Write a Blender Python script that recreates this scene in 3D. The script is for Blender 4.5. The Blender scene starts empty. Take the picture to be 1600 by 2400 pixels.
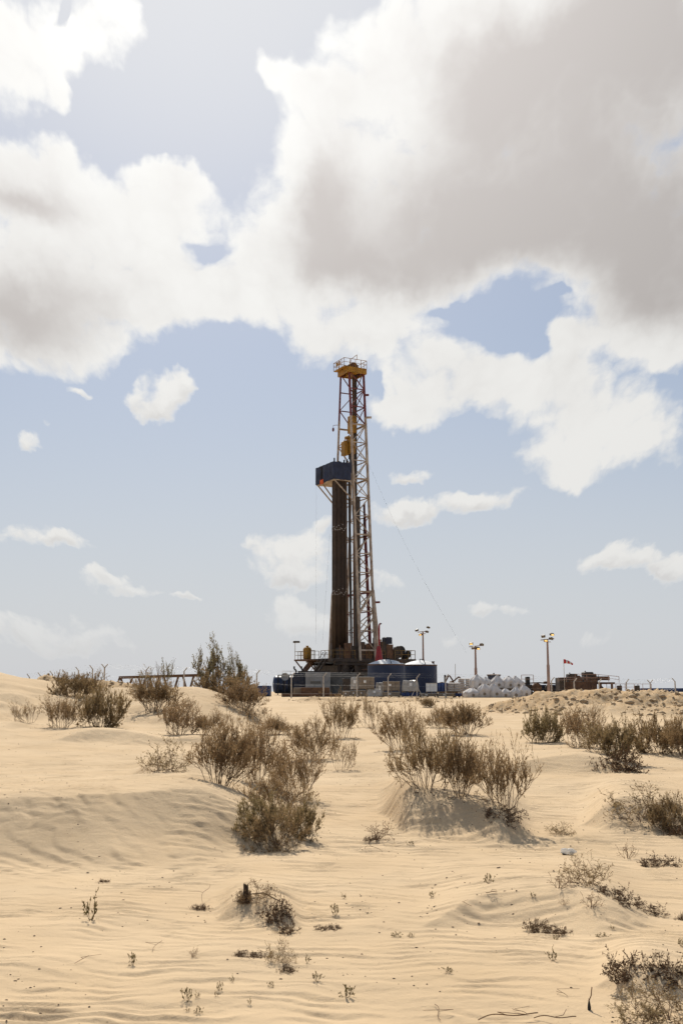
import bpy, math, random
import numpy as np
from mathutils import Vector, Matrix

S = bpy.context.scene
C = S.collection
PI = math.pi

# ------------------------------------------------------------------ camera
EYE = 2.1
FPX = 2500.0                       # focal length in pixels of the 1600 x 2400 photograph
PITCH = math.atan(400.0 / FPX)
SP, CP = math.sin(PITCH), math.cos(PITCH)
cam_d = bpy.data.cameras.new('camera')
cam_d.sensor_fit = 'VERTICAL'
cam_d.sensor_height = 36.0
cam_d.sensor_width = 24.0
cam_d.lens = 36.0 * FPX / 2400.0
cam_d.clip_start = 0.1
cam_d.clip_end = 30000.0
cam = bpy.data.objects.new('camera', cam_d)
C.objects.link(cam)
cam.location = (0, 0, EYE)
cam.rotation_euler = (PI / 2 + PITCH, 0, 0)
S.camera = cam

# ------------------------------------------------------------------ view, sampling
S.view_settings.view_transform = 'Standard'
S.view_settings.look = 'None'
S.view_settings.exposure = 0.17
S.view_settings.gamma = 1.0
S.view_settings.use_curve_mapping = False
S.render.engine = 'CYCLES'
S.cycles.use_denoising = True
S.cycles.use_adaptive_sampling = True
S.cycles.adaptive_threshold = 0.02
S.cycles.adaptive_min_samples = 12
S.cycles.max_bounces = 6
S.cycles.diffuse_bounces = 3
S.cycles.glossy_bounces = 2
S.cycles.transmission_bounces = 4
S.cycles.transparent_max_bounces = 6
S.cycles.caustics_reflective = False
S.cycles.caustics_refractive = False
S.cycles.sample_clamp_indirect = 6.0

# ------------------------------------------------------------------ sun
SUN_EL = math.radians(44.0)
SUN_AZ = math.radians(-9.0)        # from +Y towards +X
SUN_DIR = Vector((math.sin(SUN_AZ) * math.cos(SUN_EL), math.cos(SUN_AZ) * math.cos(SUN_EL), math.sin(SUN_EL)))
sun_d = bpy.data.lights.new('sun', 'SUN')
sun_d.energy = 5.0
sun_d.angle = math.radians(0.6)
sun_d.color = (1.0, 0.93, 0.82)
sun = bpy.data.objects.new('sun', sun_d)
C.objects.link(sun)
sun.rotation_euler = SUN_DIR.to_track_quat('Z', 'Y').to_euler()


def ray(px, py):
    """unit direction through a pixel of the 1600 x 2400 photograph"""
    a = (px - 800.0) / FPX
    t = (1200.0 - py) / FPX
    v = Vector((a, CP - t * SP, SP + t * CP))
    return v.normalized()


def at(px, py, Y):
    """world point through a pixel at forward distance Y"""
    r = ray(px, py)
    k = Y / r.y
    return Vector((r.x * k, Y, EYE + r.z * k))


def ppm(Y):
    """metres that one photograph pixel spans at forward distance Y near the horizon"""
    return Y * CP / FPX


# ------------------------------------------------------------------ sky
W = bpy.data.worlds.new('World')
S.world = W
W.use_nodes = True
wn, wl = W.node_tree.nodes, W.node_tree.links
wn.clear()
W.cycles.sampling_method = 'MANUAL'
W.cycles.sample_map_resolution = 256


class NT:
    """tiny helper to write shader maths as expressions"""
    def __init__(self, tree):
        self.t = tree

    def node(self, typ, **kw):
        n = self.t.nodes.new(typ)
        for k, v in kw.items():
            setattr(n, k, v)
        return n

    def put(self, sock, v):
        if hasattr(v, 'is_output') or hasattr(v, 'links'):
            self.t.links.new(v, sock)
        else:
            sock.default_value = v

    def m(self, op, a, b=None, c=None, clamp=False):
        n = self.node('ShaderNodeMath', operation=op, use_clamp=clamp)
        self.put(n.inputs[0], a)
        if b is not None: self.put(n.inputs[1], b)
        if c is not None: self.put(n.inputs[2], c)
        return n.outputs[0]

    def v(self, op, a, b=None, c=None):
        n = self.node('ShaderNodeVectorMath', operation=op)
        self.put(n.inputs[0], a)
        if b is not None: self.put(n.inputs[3] if op == 'SCALE' else n.inputs[1], b)
        if c is not None: self.put(n.inputs[2], c)
        return n.outputs['Value'] if op in ('LENGTH', 'DOT_PRODUCT', 'DISTANCE') else n.outputs[0]

    def step(self, x, a, b, lo=0.0, hi=1.0, kind='SMOOTHSTEP'):
        n = self.node('ShaderNodeMapRange', interpolation_type=kind)
        self.put(n.inputs[0], x)
        n.inputs[1].default_value = a; n.inputs[2].default_value = b
        n.inputs[3].default_value = lo; n.inputs[4].default_value = hi
        return n.outputs[0]

    def mix(self, f, a, b, mode='MIX'):
        n = self.node('ShaderNodeMix', data_type='RGBA', blend_type=mode)
        n.clamp_factor = True
        self.put(n.inputs[0], f); self.put(n.inputs[6], a); self.put(n.inputs[7], b)
        return n.outputs[2]

    def noise(self, vec, scale, detail=4.0, rough=0.5, lac=2.0, dist=0.0, out=0):
        n = self.node('ShaderNodeTexNoise')
        n.inputs['Scale'].default_value = scale; n.inputs['Detail'].default_value = detail
        n.inputs['Roughness'].default_value = rough; n.inputs['Lacunarity'].default_value = lac
        n.inputs['Distortion'].default_value = dist
        if vec is not None: self.put(n.inputs['Vector'], vec)
        return n.outputs[out]

    def xyz(self, x, y, z=0.0):
        n = self.node('ShaderNodeCombineXYZ')
        self.put(n.inputs[0], x); self.put(n.inputs[1], y); self.put(n.inputs[2], z)
        return n.outputs[0]


def build_sky():
    N = NT(W.node_tree)
    out = N.node('ShaderNodeOutputWorld')
    bg = N.node('ShaderNodeBackground')
    bg.inputs['Strength'].default_value = 0.088
    wl.new(bg.outputs[0], out.inputs[0])
    sky = N.node('ShaderNodeTexSky', sky_type='NISHITA')
    sky.sun_disc = False
    sky.sun_elevation = SUN_EL
    sky.sun_rotation = SUN_AZ
    sky.altitude = 100.0
    sky.air_density = 1.0
    sky.dust_density = 1.4
    sky.ozone_density = 1.0
    d = N.node('ShaderNodeTexCoord').outputs['Generated']
    sep = N.node('ShaderNodeSeparateXYZ'); wl.new(d, sep.inputs[0])
    x, y, z = sep.outputs
    az = N.m('ARCTAN2', x, y)
    el = N.m('MAXIMUM', N.m('ARCSINE', z), 0.0)
    # noise coordinates that shrink towards the horizon as a cloud layer does
    e1 = N.m('ADD', el, 0.5)
    nu = N.m('MULTIPLY', N.m('DIVIDE', az, e1), 1.5)
    nv = N.m('MULTIPLY', N.m('LOGARITHM', e1, math.e), 1.5)
    P = N.xyz(nu, nv)

    def n2(vec, scale, detail, rough=0.5, lac=2.0):
        n = N.node('ShaderNodeTexNoise', noise_dimensions='2D')
        n.inputs['Scale'].default_value = scale; n.inputs['Detail'].default_value = detail
        n.inputs['Roughness'].default_value = rough; n.inputs['Lacunarity'].default_value = lac
        wl.new(vec, n.inputs['Vector'])
        return N.m('SUBTRACT', n.outputs[0], 0.5)

    # cumulus: soft ellipses in azimuth and elevation, their outline broken up by fractal noise
    wa = n2(P, 4.0, 5.0, 0.6)
    wb = n2(N.v('ADD', P, (31.7, 12.3, 0)), 4.0, 5.0, 0.6)
    wv = N.v('SCALE', N.xyz(wa, wb), e1)
    p = N.v('ADD', N.xyz(az, el), N.v('SCALE', wv, 0.10))

    pa, pe = N.node('ShaderNodeSeparateXYZ'), None
    wl.new(p, pa.inputs[0])
    pa, pe = pa.outputs[0], pa.outputs[1]
    P3, E3 = N.xyz(pa, pa, pa), N.xyz(pe, pe, pe)

    def field(blobs, base_too=False):                # sum of soft ellipses, three at a time in one vector
        acc = None
        low = None
        for i in range(0, len(blobs), 3):
            cs = []
            for b in blobs[i:i + 3]:
                bx, by, rx, ry = b
                r0 = ray(bx, by)
                a0, e0 = math.atan2(r0.x, r0.y), math.asin(r0.z)
                ra = ray(bx + rx, by); re = ray(bx, by - ry)
                sx = 1.0 / abs(math.atan2(ra.x, ra.y) - a0)
                sy = 1.0 / abs(math.asin(re.z) - e0)
                cs.append((sx, -a0 * sx, sy, -e0 * sy))
            while len(cs) < 3:
                cs.append((0.0, 30.0, 0.0, 30.0))
            qx = N.v('MULTIPLY_ADD', P3, tuple(c[0] for c in cs), tuple(c[1] for c in cs))
            qy = N.v('MULTIPLY_ADD', E3, tuple(c[2] for c in cs), tuple(c[3] for c in cs))
            g = N.v('POWER', (0.30, 0.30, 0.30), N.v('MULTIPLY_ADD', qy, qy, N.v('MULTIPLY', qx, qx)))
            if base_too:
                low = N.v('MULTIPLY', g, qy) if low is None else N.v('MULTIPLY_ADD', g, qy, low)
            acc = g if acc is None else N.v('ADD', acc, g)
        tot = N.v('DOT_PRODUCT', acc, (1.0, 1.0, 1.0))
        if base_too:                                 # where in the heap: -1 near its base, +1 near its top
            return tot, N.m('DIVIDE', N.v('DOT_PRODUCT', low, (1.0, 1.0, 1.0)), N.m('MAXIMUM', tot, 0.01))
        return tot

    def level(f):                                    # 0 on the outline of a single ellipse, 1 at its centre
        return N.m('MULTIPLY_ADD', N.m('LOGARITHM', N.m('MAXIMUM', f, 0.0005), math.e), 0.83, 1.0)
    big, hole, dark = [field(b) for b in (BIG_CLOUDS, SKY_HOLES, DARK_CLOUDS)]
    small, height = field(SMALL_CLOUDS, True)
    W2 = N.xyz(wa, wb)
    Pw = N.v('ADD', P, N.v('SCALE', W2, 0.12))
    fa = n2(Pw, 5.0, 8.0, 0.60)
    vor = N.node('ShaderNodeTexVoronoi', feature='F1', voronoi_dimensions='2D')
    vor.inputs['Scale'].default_value = 9.0; vor.inputs['Detail'].default_value = 2.0
    vor.inputs['Roughness'].default_value = 0.62; vor.inputs['Lacunarity'].default_value = 2.3
    wl.new(N.v('ADD', P, N.v('SCALE', W2, 0.10)), vor.inputs['Vector'])
    puff = N.m('SUBTRACT', 0.60, vor.outputs['Distance'])
    fc = n2(N.v('ADD', P, N.v('SCALE', W2, 0.07)), 19.0, 6.0, 0.62)
    nse = N.m('ADD', N.m('MULTIPLY', fa, 1.5), N.m('MULTIPLY', puff, 0.75))
    nse = N.m('ADD', nse, N.m('MULTIPLY', fc, 1.15))
    cb = N.m('SUBTRACT', N.m('MULTIPLY_ADD', level(big), 1.15, 0.34), N.m('MULTIPLY', hole, 2.0))
    cs = N.m('ADD', level(small), 0.42)
    # elsewhere round the horizon: the same kind of broken cumulus from noise alone
    gen = N.m('MULTIPLY', n2(N.xyz(x, y), 2.6, 2.0), 5.0)
    side = N.m('MAXIMUM', N.m('SUBTRACT', N.m('ABSOLUTE', az), 0.38), N.m('SUBTRACT', el, 0.68))
    outm = N.step(side, 0.0, 0.12)
    mixm = N.node('ShaderNodeMix', data_type='FLOAT')
    wl.new(outm, mixm.inputs[0]); wl.new(cb, mixm.inputs[2]); wl.new(gen, mixm.inputs[3])
    cb = mixm.outputs[0]
    Db = N.m('ADD', cb, nse)
    Ds = N.m('ADD', cs, N.m('MULTIPLY_ADD', fc, 0.9, N.m('MULTIPLY', nse, 1.2)))
    D = N.m('MAXIMUM', Db, Ds)
    alpha = N.m('MAXIMUM', N.step(Db, 0.0, 1.15), N.step(Ds, 0.0, 1.35))
    # light through the cloud: thin edges glow, thick bodies go grey; more glow towards the sun
    fg = n2(P, 2.6, 2.0, 0.45)
    soft = N.m('SUBTRACT', N.m('MULTIPLY', fg, 0.75), N.m('MULTIPLY', puff, 0.22))
    soft = N.m('SUBTRACT', soft, N.m('MULTIPLY', fc, 0.22))
    soft = N.m('MULTIPLY', soft, N.step(dark, 0.1, 0.9, 1.0, 0.50))
    grey = N.m('ADD', N.m('MULTIPLY_ADD', dark, 0.92, soft), 0.17)
    body = N.m('ADD', N.m('MAXIMUM', cb, N.m('SUBTRACT', cs, 0.3)), N.m('MULTIPLY_ADD', fa, 0.75, N.m('MULTIPLY', puff, 0.35)))
    grey = N.m('MULTIPLY', N.step(grey, 0.0, 1.3), N.step(body, 0.35, 1.75))
    mu = N.v('DOT_PRODUCT', d, tuple(SUN_DIR))
    phase = N.m('POWER', N.m('MAXIMUM', mu, 0.0), 12.0)
    lit = N.step(phase, 0.0, 1.0, 8.1, 11.5, 'LINEAR')
    shade = N.step(phase, 0.0, 0.9, 4.3, 8.6, 'LINEAR')
    litc = N.v('MULTIPLY', N.xyz(lit, lit, lit), (1.0, 0.992, 0.965))
    shc = N.v('MULTIPLY', N.xyz(shade, shade, shade), (1.0, 0.94, 0.905))
    cloud = N.mix(grey, litc, shc)
    under = N.m('SUBTRACT', N.m('MULTIPLY', height, -1.0), N.m('MULTIPLY', fc, 1.2))
    under = N.m('MULTIPLY', N.step(under, -0.25, 0.85, 0.0, 0.55), N.step(Ds, 0.35, 1.5))
    under = N.m('MULTIPLY', under, N.step(N.m('SUBTRACT', Ds, Db), -0.4, 0.4))
    cloud = N.mix(under, cloud, (5.2, 5.05, 5.0, 1))
    # dusty white air above the horizon and a milky glare round the sun
    hz = N.step(el, 0.0, 0.34, 1.0, 0.0)
    base = N.mix(0.60, sky.outputs[0], (3.4, 4.1, 5.3, 1))
    base = N.mix(N.m('MULTIPLY', hz, 0.80), base, (6.3, 6.5, 6.8, 1))
    base = N.mix(N.step(phase, 0.25, 0.95, 0.0, 0.75), base, (7.6, 7.8, 8.0, 1))
    near = N.m('SUBTRACT', 1.0, N.m('MULTIPLY', N.step(el, 0.0, 0.13, 1.0, 0.0), 0.62))
    c2 = N.mix(N.m('MULTIPLY', alpha, near), base, cloud)
    wl.new(c2, bg.inputs['Color'])


DARK_CLOUDS = [(1580, 380, 330, 330), (1320, 380, 340, 250), (1480, 60, 300, 150), (1580, 180, 260, 220), (1050, 500, 260, 140), (1560, 660, 170, 110), (1150, 180, 200, 150), (860, 620, 160, 70),
               (40, 740, 220, 80), (760, 480, 70, 130), (60, 470, 110, 40)]
BIG_CLOUDS = [
    # upper left
    (60, 60, 120, 85), (180, 125, 130, 60), (275, 45, 60, 60), (60, 200, 105, 70), (145, 250, 45, 35), (-80, 120, 120, 160),
    # left middle
    (60, 420, 130, 80), (150, 390, 80, 50), (270, 500, 170, 90), (430, 450, 70, 75), (180, 640, 300, 140), (10, 740, 220, 130),
    (400, 620, 80, 100), (340, 740, 120, 60), (130, 820, 110, 45), (500, 690, 90, 55), (420, 400, 40, 30),
    # the great bank over the middle and right
    (665, 190, 45, 55), (780, 230, 90, 60), (920, 90, 80, 110), (760, 360, 120, 110), (1030, 280, 240, 230), (1380, 260, 340, 300),
    (720, 560, 140, 110), (620, 660, 100, 90), (780, 790, 130, 80), (920, 580, 280, 150), (1300, 530, 340, 130), (1560, 600, 220, 240), (1480, 760, 170, 90), (1290, 810, 70, 30), (880, 760, 90, 70), (1160, 60, 300, 140), (1500, 60, 250, 170), (1580, 820, 90, 50),
    # right middle
    (1030, 810, 66, 60), (1000, 900, 118, 80), (930, 975, 62, 42), (1190, 930, 130, 76), (1275, 880, 70, 50), (1370, 975, 160, 92), (1500, 1030, 125, 70), (1310, 1090, 120, 46), (1110, 870, 50, 60),
]
SKY_HOLES = [(1130, 735, 80, 60), (1050, 695, 40, 18), (1200, 800, 30, 36), (1290, 700, 24, 10), (500, 580, 36, 26), (165, 45, 14, 34),
             (1090, 1010, 44, 30), (890, 920, 16, 34), (520, 810, 60, 30)]
SMALL_CLOUDS = [
    (325, 912, 32, 28), (385, 955, 48, 28), (380, 925, 50, 34), (432, 912, 29, 34), (50, 1018, 29, 31), (170, 900, 24, 11),
    (925, 1190, 66, 28), (1030, 1182, 92, 25), (1125, 1165, 79, 25), (960, 1100, 53, 17),
    (600, 1272, 37, 28), (690, 1305, 92, 59), (745, 1232, 26, 22), (690, 1352, 58, 25), (905, 1362, 45, 20),
    (35, 1262, 55, 31), (135, 1288, 106, 25), (245, 1368, 48, 22), (305, 1394, 66, 17), (412, 1396, 24, 8),
    (1400, 1322, 59, 28), (1500, 1314, 92, 34), (1570, 1335, 79, 31), (1105, 1440, 37, 15), (1190, 1440, 42, 15), (690, 1420, 50, 22), (730, 1455, 92, 28),
    (95, 965, 34, 14), (60, 1465, 145, 39), (200, 1505, 92, 25), (1400, 1505, 66, 22), (1045, 1510, 29, 17),
]
build_sky()

# ------------------------------------------------------------------ noise and materials
_rng = np.random.RandomState(7)
_perm = _rng.permutation(256)
_perm = np.concatenate([_perm, _perm, _perm])
_ang = _rng.rand(256) * 2 * PI
_gx, _gy = np.cos(_ang), np.sin(_ang)


def perlin(x, y):
    x = np.asarray(x, float); y = np.asarray(y, float)
    xi = np.floor(x).astype(np.int64); yi = np.floor(y).astype(np.int64)
    xf = x - xi; yf = y - yi
    xi &= 255; yi &= 255
    u = xf * xf * xf * (xf * (xf * 6 - 15) + 10)
    v = yf * yf * yf * (yf * (yf * 6 - 15) + 10)

    def g(ix, iy, fx, fy):
        h = _perm[_perm[ix] + iy]
        return _gx[h] * fx + _gy[h] * fy
    n00 = g(xi, yi, xf, yf); n10 = g(xi + 1, yi, xf - 1, yf)
    n01 = g(xi, yi + 1, xf, yf - 1); n11 = g(xi + 1, yi + 1, xf - 1, yf - 1)
    a = n00 + u * (n10 - n00); b = n01 + u * (n11 - n01)
    return (a + v * (b - a)) * 1.5


def fbm(x, y, octv=4, gain=0.5):
    s, a, t = 0.0, 1.0, 0.0
    for i in range(octv):
        s = s + a * perlin(x * 2 ** i + 17.3 * i, y * 2 ** i - 9.1 * i)
        t += a
        a *= gain
    return s / t


def sstep(x, a, b):
    t = np.clip((x - a) / (b - a), 0, 1)
    return t * t * (3 - 2 * t)


MATS = {}


def mat(name, col, rough=0.8, metal=0.0, var=0.25, scale=6.0, bump=0.0, col2=None, coords='Object', transl=None, emit=None, spec=0.3, each=None):
    """procedural material: two-tone noise on the base colour, optional bump and translucency"""
    if name in MATS:
        return MATS[name]
    m = bpy.data.materials.new(name)
    m.use_nodes = True
    N = NT(m.node_tree)
    b = m.node_tree.nodes['Principled BSDF']
    co = N.node('ShaderNodeTexCoord').outputs[coords]
    f = N.noise(co, scale, 5.0, 0.6)
    f = N.step(f, 0.32, 0.68)
    c2 = col2 if col2 else tuple(c * (1 - var) for c in col)
    c = N.mix(f, (*col, 1), (*c2, 1))
    if each:                                       # every plant has its own tone
        rnd = N.node('ShaderNodeObjectInfo').outputs['Random']
        c = N.mix(N.step(rnd, 0.0, 1.0, 0.0, 0.75, 'LINEAR'), c, (*each, 1))
    m.node_tree.links.new(c, b.inputs['Base Color'])
    b.inputs['Roughness'].default_value = rough
    b.inputs['Metallic'].default_value = metal
    b.inputs['Specular IOR Level'].default_value = spec
    if bump:
        bn = N.node('ShaderNodeBump')
        bn.inputs['Strength'].default_value = bump
        bn.inputs['Distance'].default_value = 0.02
        m.node_tree.links.new(N.noise(co, scale * 4, 4.0, 0.6), bn.inputs['Height'])
        m.node_tree.links.new(bn.outputs[0], b.inputs['Normal'])
    if emit:
        b.inputs['Emission Color'].default_value = (*emit[0], 1)
        b.inputs['Emission Strength'].default_value = emit[1]
    if transl:
        tr = N.node('ShaderNodeBsdfTranslucent')
        m.node_tree.links.new(c, tr.inputs['Color'])
        mx = N.node('ShaderNodeMixShader')
        mx.inputs[0].default_value = transl
        m.node_tree.links.new(b.outputs[0], mx.inputs[1])
        m.node_tree.links.new(tr.outputs[0], mx.inputs[2])
        m.node_tree.links.new(mx.outputs[0], m.node_tree.nodes['Material Output'].inputs[0])
    MATS[name] = m
    return m


# ------------------------------------------------------------------ terrain
PAD = EYE - 1.55                                   # level of the drilling pad

# sand drifts: crest points as (pixel x, pixel y, distance); steep lee side towards the camera
RIDGES = [
    # crest, lee slope, length behind, roughness of the heaped-up spoil
    ([(-300, 1545, 60), (0, 1573, 60), (70, 1586, 60), (130, 1600, 59), (300, 1617, 57), (420, 1613, 56), (500, 1610, 56), (600, 1616, 56), (660, 1632, 57), (720, 1652, 58)], 0.15, 9.0, 0.0),
    ([(-500, 1885, 15.8), (-150, 1880, 15.6), (0, 1871, 15.6), (150, 1861, 15.6), (300, 1848, 15.8), (430, 1836, 16.1), (560, 1840, 16.0), (680, 1876, 15.2), (770, 1940, 14.4)], 0.42, 6.0, 0.0),
    ([(880, 1830, 18.6), (930, 1834, 18.4), (1000, 1846, 17.8), (1100, 1870, 17.0), (1200, 1900, 16.2), (1275, 1935, 15.8)], 0.36, 4.0, 0.0),
    ([(1350, 1900, 16.8), (1400, 1878, 17), (1460, 1868, 17.2), (1540, 1882, 17), (1650, 1900, 16.8), (1900, 1900, 16.8)], 0.42, 5.0, 0.0),
    ([(960, 2170, 9.8), (1020, 2145, 10), (1130, 2098, 10.6), (1250, 2083, 10.6), (1330, 2083, 10.5), (1440, 2108, 10.1), (1570, 2150, 9.6)], 0.30, 2.5, 0.0),
    ([(500, 2130, 10.2), (545, 2112, 10.4), (600, 2098, 10.4), (680, 2136, 10), (730, 2175, 9.7)], 0.40, 1.6, 0.0),
    ([(1380, 2300, 7.8), (1430, 2285, 7.9), (1490, 2268, 7.8), (1600, 2280, 7.7), (1800, 2290, 7.7)], 0.45, 1.5, 0.0),
    ([(1150, 1800, 25.6), (1200, 1788, 26), (1280, 1773, 26.4), (1380, 1768, 26.4), (1450, 1785, 26), (1530, 1805, 25)], 0.38, 5.0, 0.0),
    ([(300, 1815, 22.5), (360, 1795, 23), (430, 1785, 23.4), (520, 1790, 23.4), (600, 1800, 23)], 0.25, 5.0, 0.0),
    ([(100, 1730, 35), (180, 1714, 36), (260, 1708, 36.5), (330, 1716, 36), (380, 1728, 36), (460, 1724, 36.5), (540, 1726, 36), (600, 1735, 35)], 0.35, 4.0, 0.0),
    # spoil heaped round the drilling pad
    ([(1060, 1668, 74), (1130, 1656, 73), (1190, 1644, 71), (1260, 1628, 70), (1330, 1621, 69), (1450, 1620, 68), (1600, 1624, 67), (1900, 1624, 67)], 0.30, 3.5, 1.0),
    ([(640, 1640, 98), (690, 1637, 98), (800, 1635, 98), (1000, 1637, 98), (1120, 1646, 97), (1180, 1655, 97)], 0.30, 2.5, 0.5),
    ([(40, 1592, 99), (70, 1590, 99), (150, 1592, 99), (250, 1599, 98), (330, 1606, 97), (420, 1616, 96)], 0.35, 3.0, 0.8),
]


def base_z(th, r):
    z = np.interp(r, [0, 9, 12, 15, 22, 40, 60, 80, 95, 104, 205, 260, 600, 3000, 9000], [-2.1, -2.1, -2.18, -2.22, -2.10, -2.0, -1.92, -1.78, -1.66, -1.55, -1.62, -2.6, -9, -42, -120])
    left = sstep(-np.tan(np.clip(th, -1.2, 1.2)), 0.08, 0.22)
    z = z + left * sstep(r, 62, 92) * (1 - sstep(r, 150, 400)) * 0.75
    left2 = sstep(-np.tan(np.clip(th, -1.2, 1.2)), 0.10, 0.30)
    z = z + left2 * sstep(r, 24, 50) * (1 - sstep(r, 50, 80)) * 0.35
    return z


_RD = []
for crest, slope, Lb, rough in RIDGES:
    P3 = [at(px, py, Y) for px, py, Y in crest]
    th = np.array([math.atan2(p.x, p.y) for p in P3])
    rr = np.array([math.hypot(p.x, p.y) for p in P3])
    h = np.array([p.z - EYE for p in P3]) - base_z(th, rr)
    taper = np.ones(len(h))
    if crest[0][0] > -100: taper[0] = 0.0
    if crest[-1][0] < 1700: taper[-1] = 0.0
    _RD.append((th, rr, np.maximum(h, 0.02) * taper, slope, Lb, rough))


def smooth_interp(x, xp, fp):
    """monotone-ish cubic through the control points"""
    i = np.clip(np.searchsorted(xp, x) - 1, 0, len(xp) - 2)
    m = np.gradient(fp, xp)
    h = xp[i + 1] - xp[i]
    t = np.clip((x - xp[i]) / h, 0, 1)
    t2, t3 = t * t, t * t * t
    return (2 * t3 - 3 * t2 + 1) * fp[i] + (t3 - 2 * t2 + t) * h * m[i] + (-2 * t3 + 3 * t2) * fp[i + 1] + (t3 - t2) * h * m[i + 1]


def terrain(x, y, ripples=True, want_rough=False):
    x = np.atleast_1d(np.asarray(x, float)); y = np.atleast_1d(np.asarray(y, float))
    r = np.hypot(x, y); th = np.arctan2(x, y)
    z = base_z(th, r)
    rough = np.zeros_like(z)
    slip = np.zeros_like(z)
    wob = perlin(x * 0.6, y * 0.6)
    wob2 = perlin(x * 0.25 + 50, y * 0.25)
    thc = np.clip(th, -0.55, 0.55)
    for tp, rp, hp, slope, Lb, rg in _RD:
        rc = smooth_interp(thc, tp, rp)
        H = np.maximum(smooth_interp(thc, tp, hp), 0)
        far = (thc < tp[0]) | (thc > tp[-1])
        H = np.where(far, np.where(thc < tp[0], hp[0], hp[-1]), H)
        if hp[0] == 0: H = H * sstep(thc, tp[0] - 0.01, tp[0] + 0.22 * (tp[-1] - tp[0]))
        if hp[-1] == 0: H = H * (1 - sstep(thc, tp[-1] - 0.30 * (tp[-1] - tp[0]), tp[-1]))
        H = H * (1 + 0.10 * wob2)
        rc = rc + wob * 0.05 * np.minimum(rc / 16, 2)
        s = r - rc
        w = np.maximum(H, 0.02) / slope * 1.45 * (1 + 0.15 * wob)
        q = np.clip(-s / w, 0, 1)
        near = 0.45 * (0.5 + 0.5 * np.cos(q * PI)) + 0.55 * (1 - q) ** 1.9      # firm crest, soft foot
        prof = np.where(s < 0, near, np.exp(-(np.maximum(s, 0) / Lb) ** 2))
        z = z + H * prof
        slip = np.maximum(slip, np.where((s < 0) & (s > -w * 1.05), sstep(H, 0.05, 0.2) * np.sin(np.clip(q, 0, 1) * PI), 0))
        if rg:
            rough = np.maximum(rough, rg * np.exp(-((s + 0.8) / 3.6) ** 2) * sstep(H, 0.02, 0.25))
    # undulation
    z = z + 0.07 * fbm(x * 0.13 + 3, y * 0.13 + 8, 3) * sstep(r, 5, 12) + 0.035 * fbm(x * 0.55, y * 0.55, 3)
    z = z + rough * (0.42 * fbm(x * 0.55, y * 0.55, 5, 0.62) + 0.30 * np.abs(fbm(x * 1.7, y * 1.7, 3)))
    if ripples:
        # wind ripples: wavy crest lines running across, steeper on the lee faces
        wx = 0.60 * fbm(x * 0.45 + 40, y * 0.45, 3) + 0.22 * fbm(x * 1.6, y * 2.2 + 9, 3)
        side = sstep(-x, -1.0, 5.0) * sstep(r, 11, 14) * (1 - sstep(r, 17, 20))
        a1 = math.radians(14)
        ph1 = (y * math.cos(a1) + x * math.sin(a1)) / 0.29 + wx * 2.9
        a2 = math.radians(48)
        ph2 = (y * math.cos(a2) + x * math.sin(a2)) / 0.32 + wx * 2.4
        def rip(p):
            f = p - np.floor(p)
            return np.where(f < 0.27, f / 0.27, (1 - f) / 0.73) - 0.5
        amp = 0.55 + 0.9 * fbm(x * 0.5 + 11, y * 0.5 + 4, 3)
        amp = np.clip(amp, 0.12, 1.25) * np.clip(0.8 + 1.3 * perlin(x * (1.5 - 0.8 * side), y * (2.0 - 1.2 * side)), 0.15, 2)
        v = rip(ph1) * (1 - side) + rip(ph2) * side
        farm = sstep(r, 11, 15)
        z = z + 0.038 * amp * v * (1 + 0.9 * slip) * (0.42 + 0.58 * farm) * sstep(r, 4, 6) * (1 - sstep(r, 45, 75)) * (1 - rough)
        a3 = math.radians(9)
        ph3 = (y * math.cos(a3) + x * math.sin(a3)) / 0.165 + wx * 4.6
        amp3 = np.clip(0.45 + 1.1 * perlin(x * 0.8 + 5, y * 0.8), 0.05, 1.2) * np.clip(0.8 + 1.4 * perlin(x * 2.6, y * 2.4 + 3), 0, 2)
        z = z + 0.022 * amp3 * rip(ph3) * (1 - sstep(r, 20, 30))
    z = z + EYE
    if want_rough:
        return z, rough
    return z


def tz(x, y):
    return float(terrain(x, y)[0])


_TS = np.concatenate([np.arange(5, 30, 0.04), np.arange(30, 140, 0.15)])


def on_ground(px, py):
    """first point of the sand that the pixel's line of sight meets"""
    r = ray(px, py)
    X = r.x / r.y * _TS; Zr = EYE + r.z / r.y * _TS
    g = terrain(X, _TS, ripples=False)
    hit = np.nonzero(g >= Zr)[0]
    k = hit[0] if len(hit) else len(_TS) - 1
    return Vector((float(X[k]), float(_TS[k]), tz(float(X[k]), float(_TS[k]))))


def new_mesh(name, co, quads=None, tris=None, smooth=False):
    me = bpy.data.meshes.new(name)
    co = np.asarray(co, np.float32)
    parts = []
    tot = []
    if quads is not None and len(quads):
        parts.append(np.asarray(quads, np.int32).ravel()); tot.append(np.full(len(quads), 4, np.int32))
    if tris is not None and len(tris):
        parts.append(np.asarray(tris, np.int32).ravel()); tot.append(np.full(len(tris), 3, np.int32))
    loops = np.concatenate(parts); tot = np.concatenate(tot)
    me.vertices.add(len(co)); me.vertices.foreach_set('co', co.ravel())
    me.loops.add(len(loops)); me.loops.foreach_set('vertex_index', loops)
    me.polygons.add(len(tot))
    st = np.concatenate([[0], np.cumsum(tot)[:-1]]).astype(np.int32)
    me.polygons.foreach_set('loop_start', st)
    me.polygons.foreach_set('loop_total', tot)
    if smooth:
        me.polygons.foreach_set('use_smooth', np.ones(len(tot), bool))
    me.update(calc_edges=True)
    me.validate()
    return me


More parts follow.
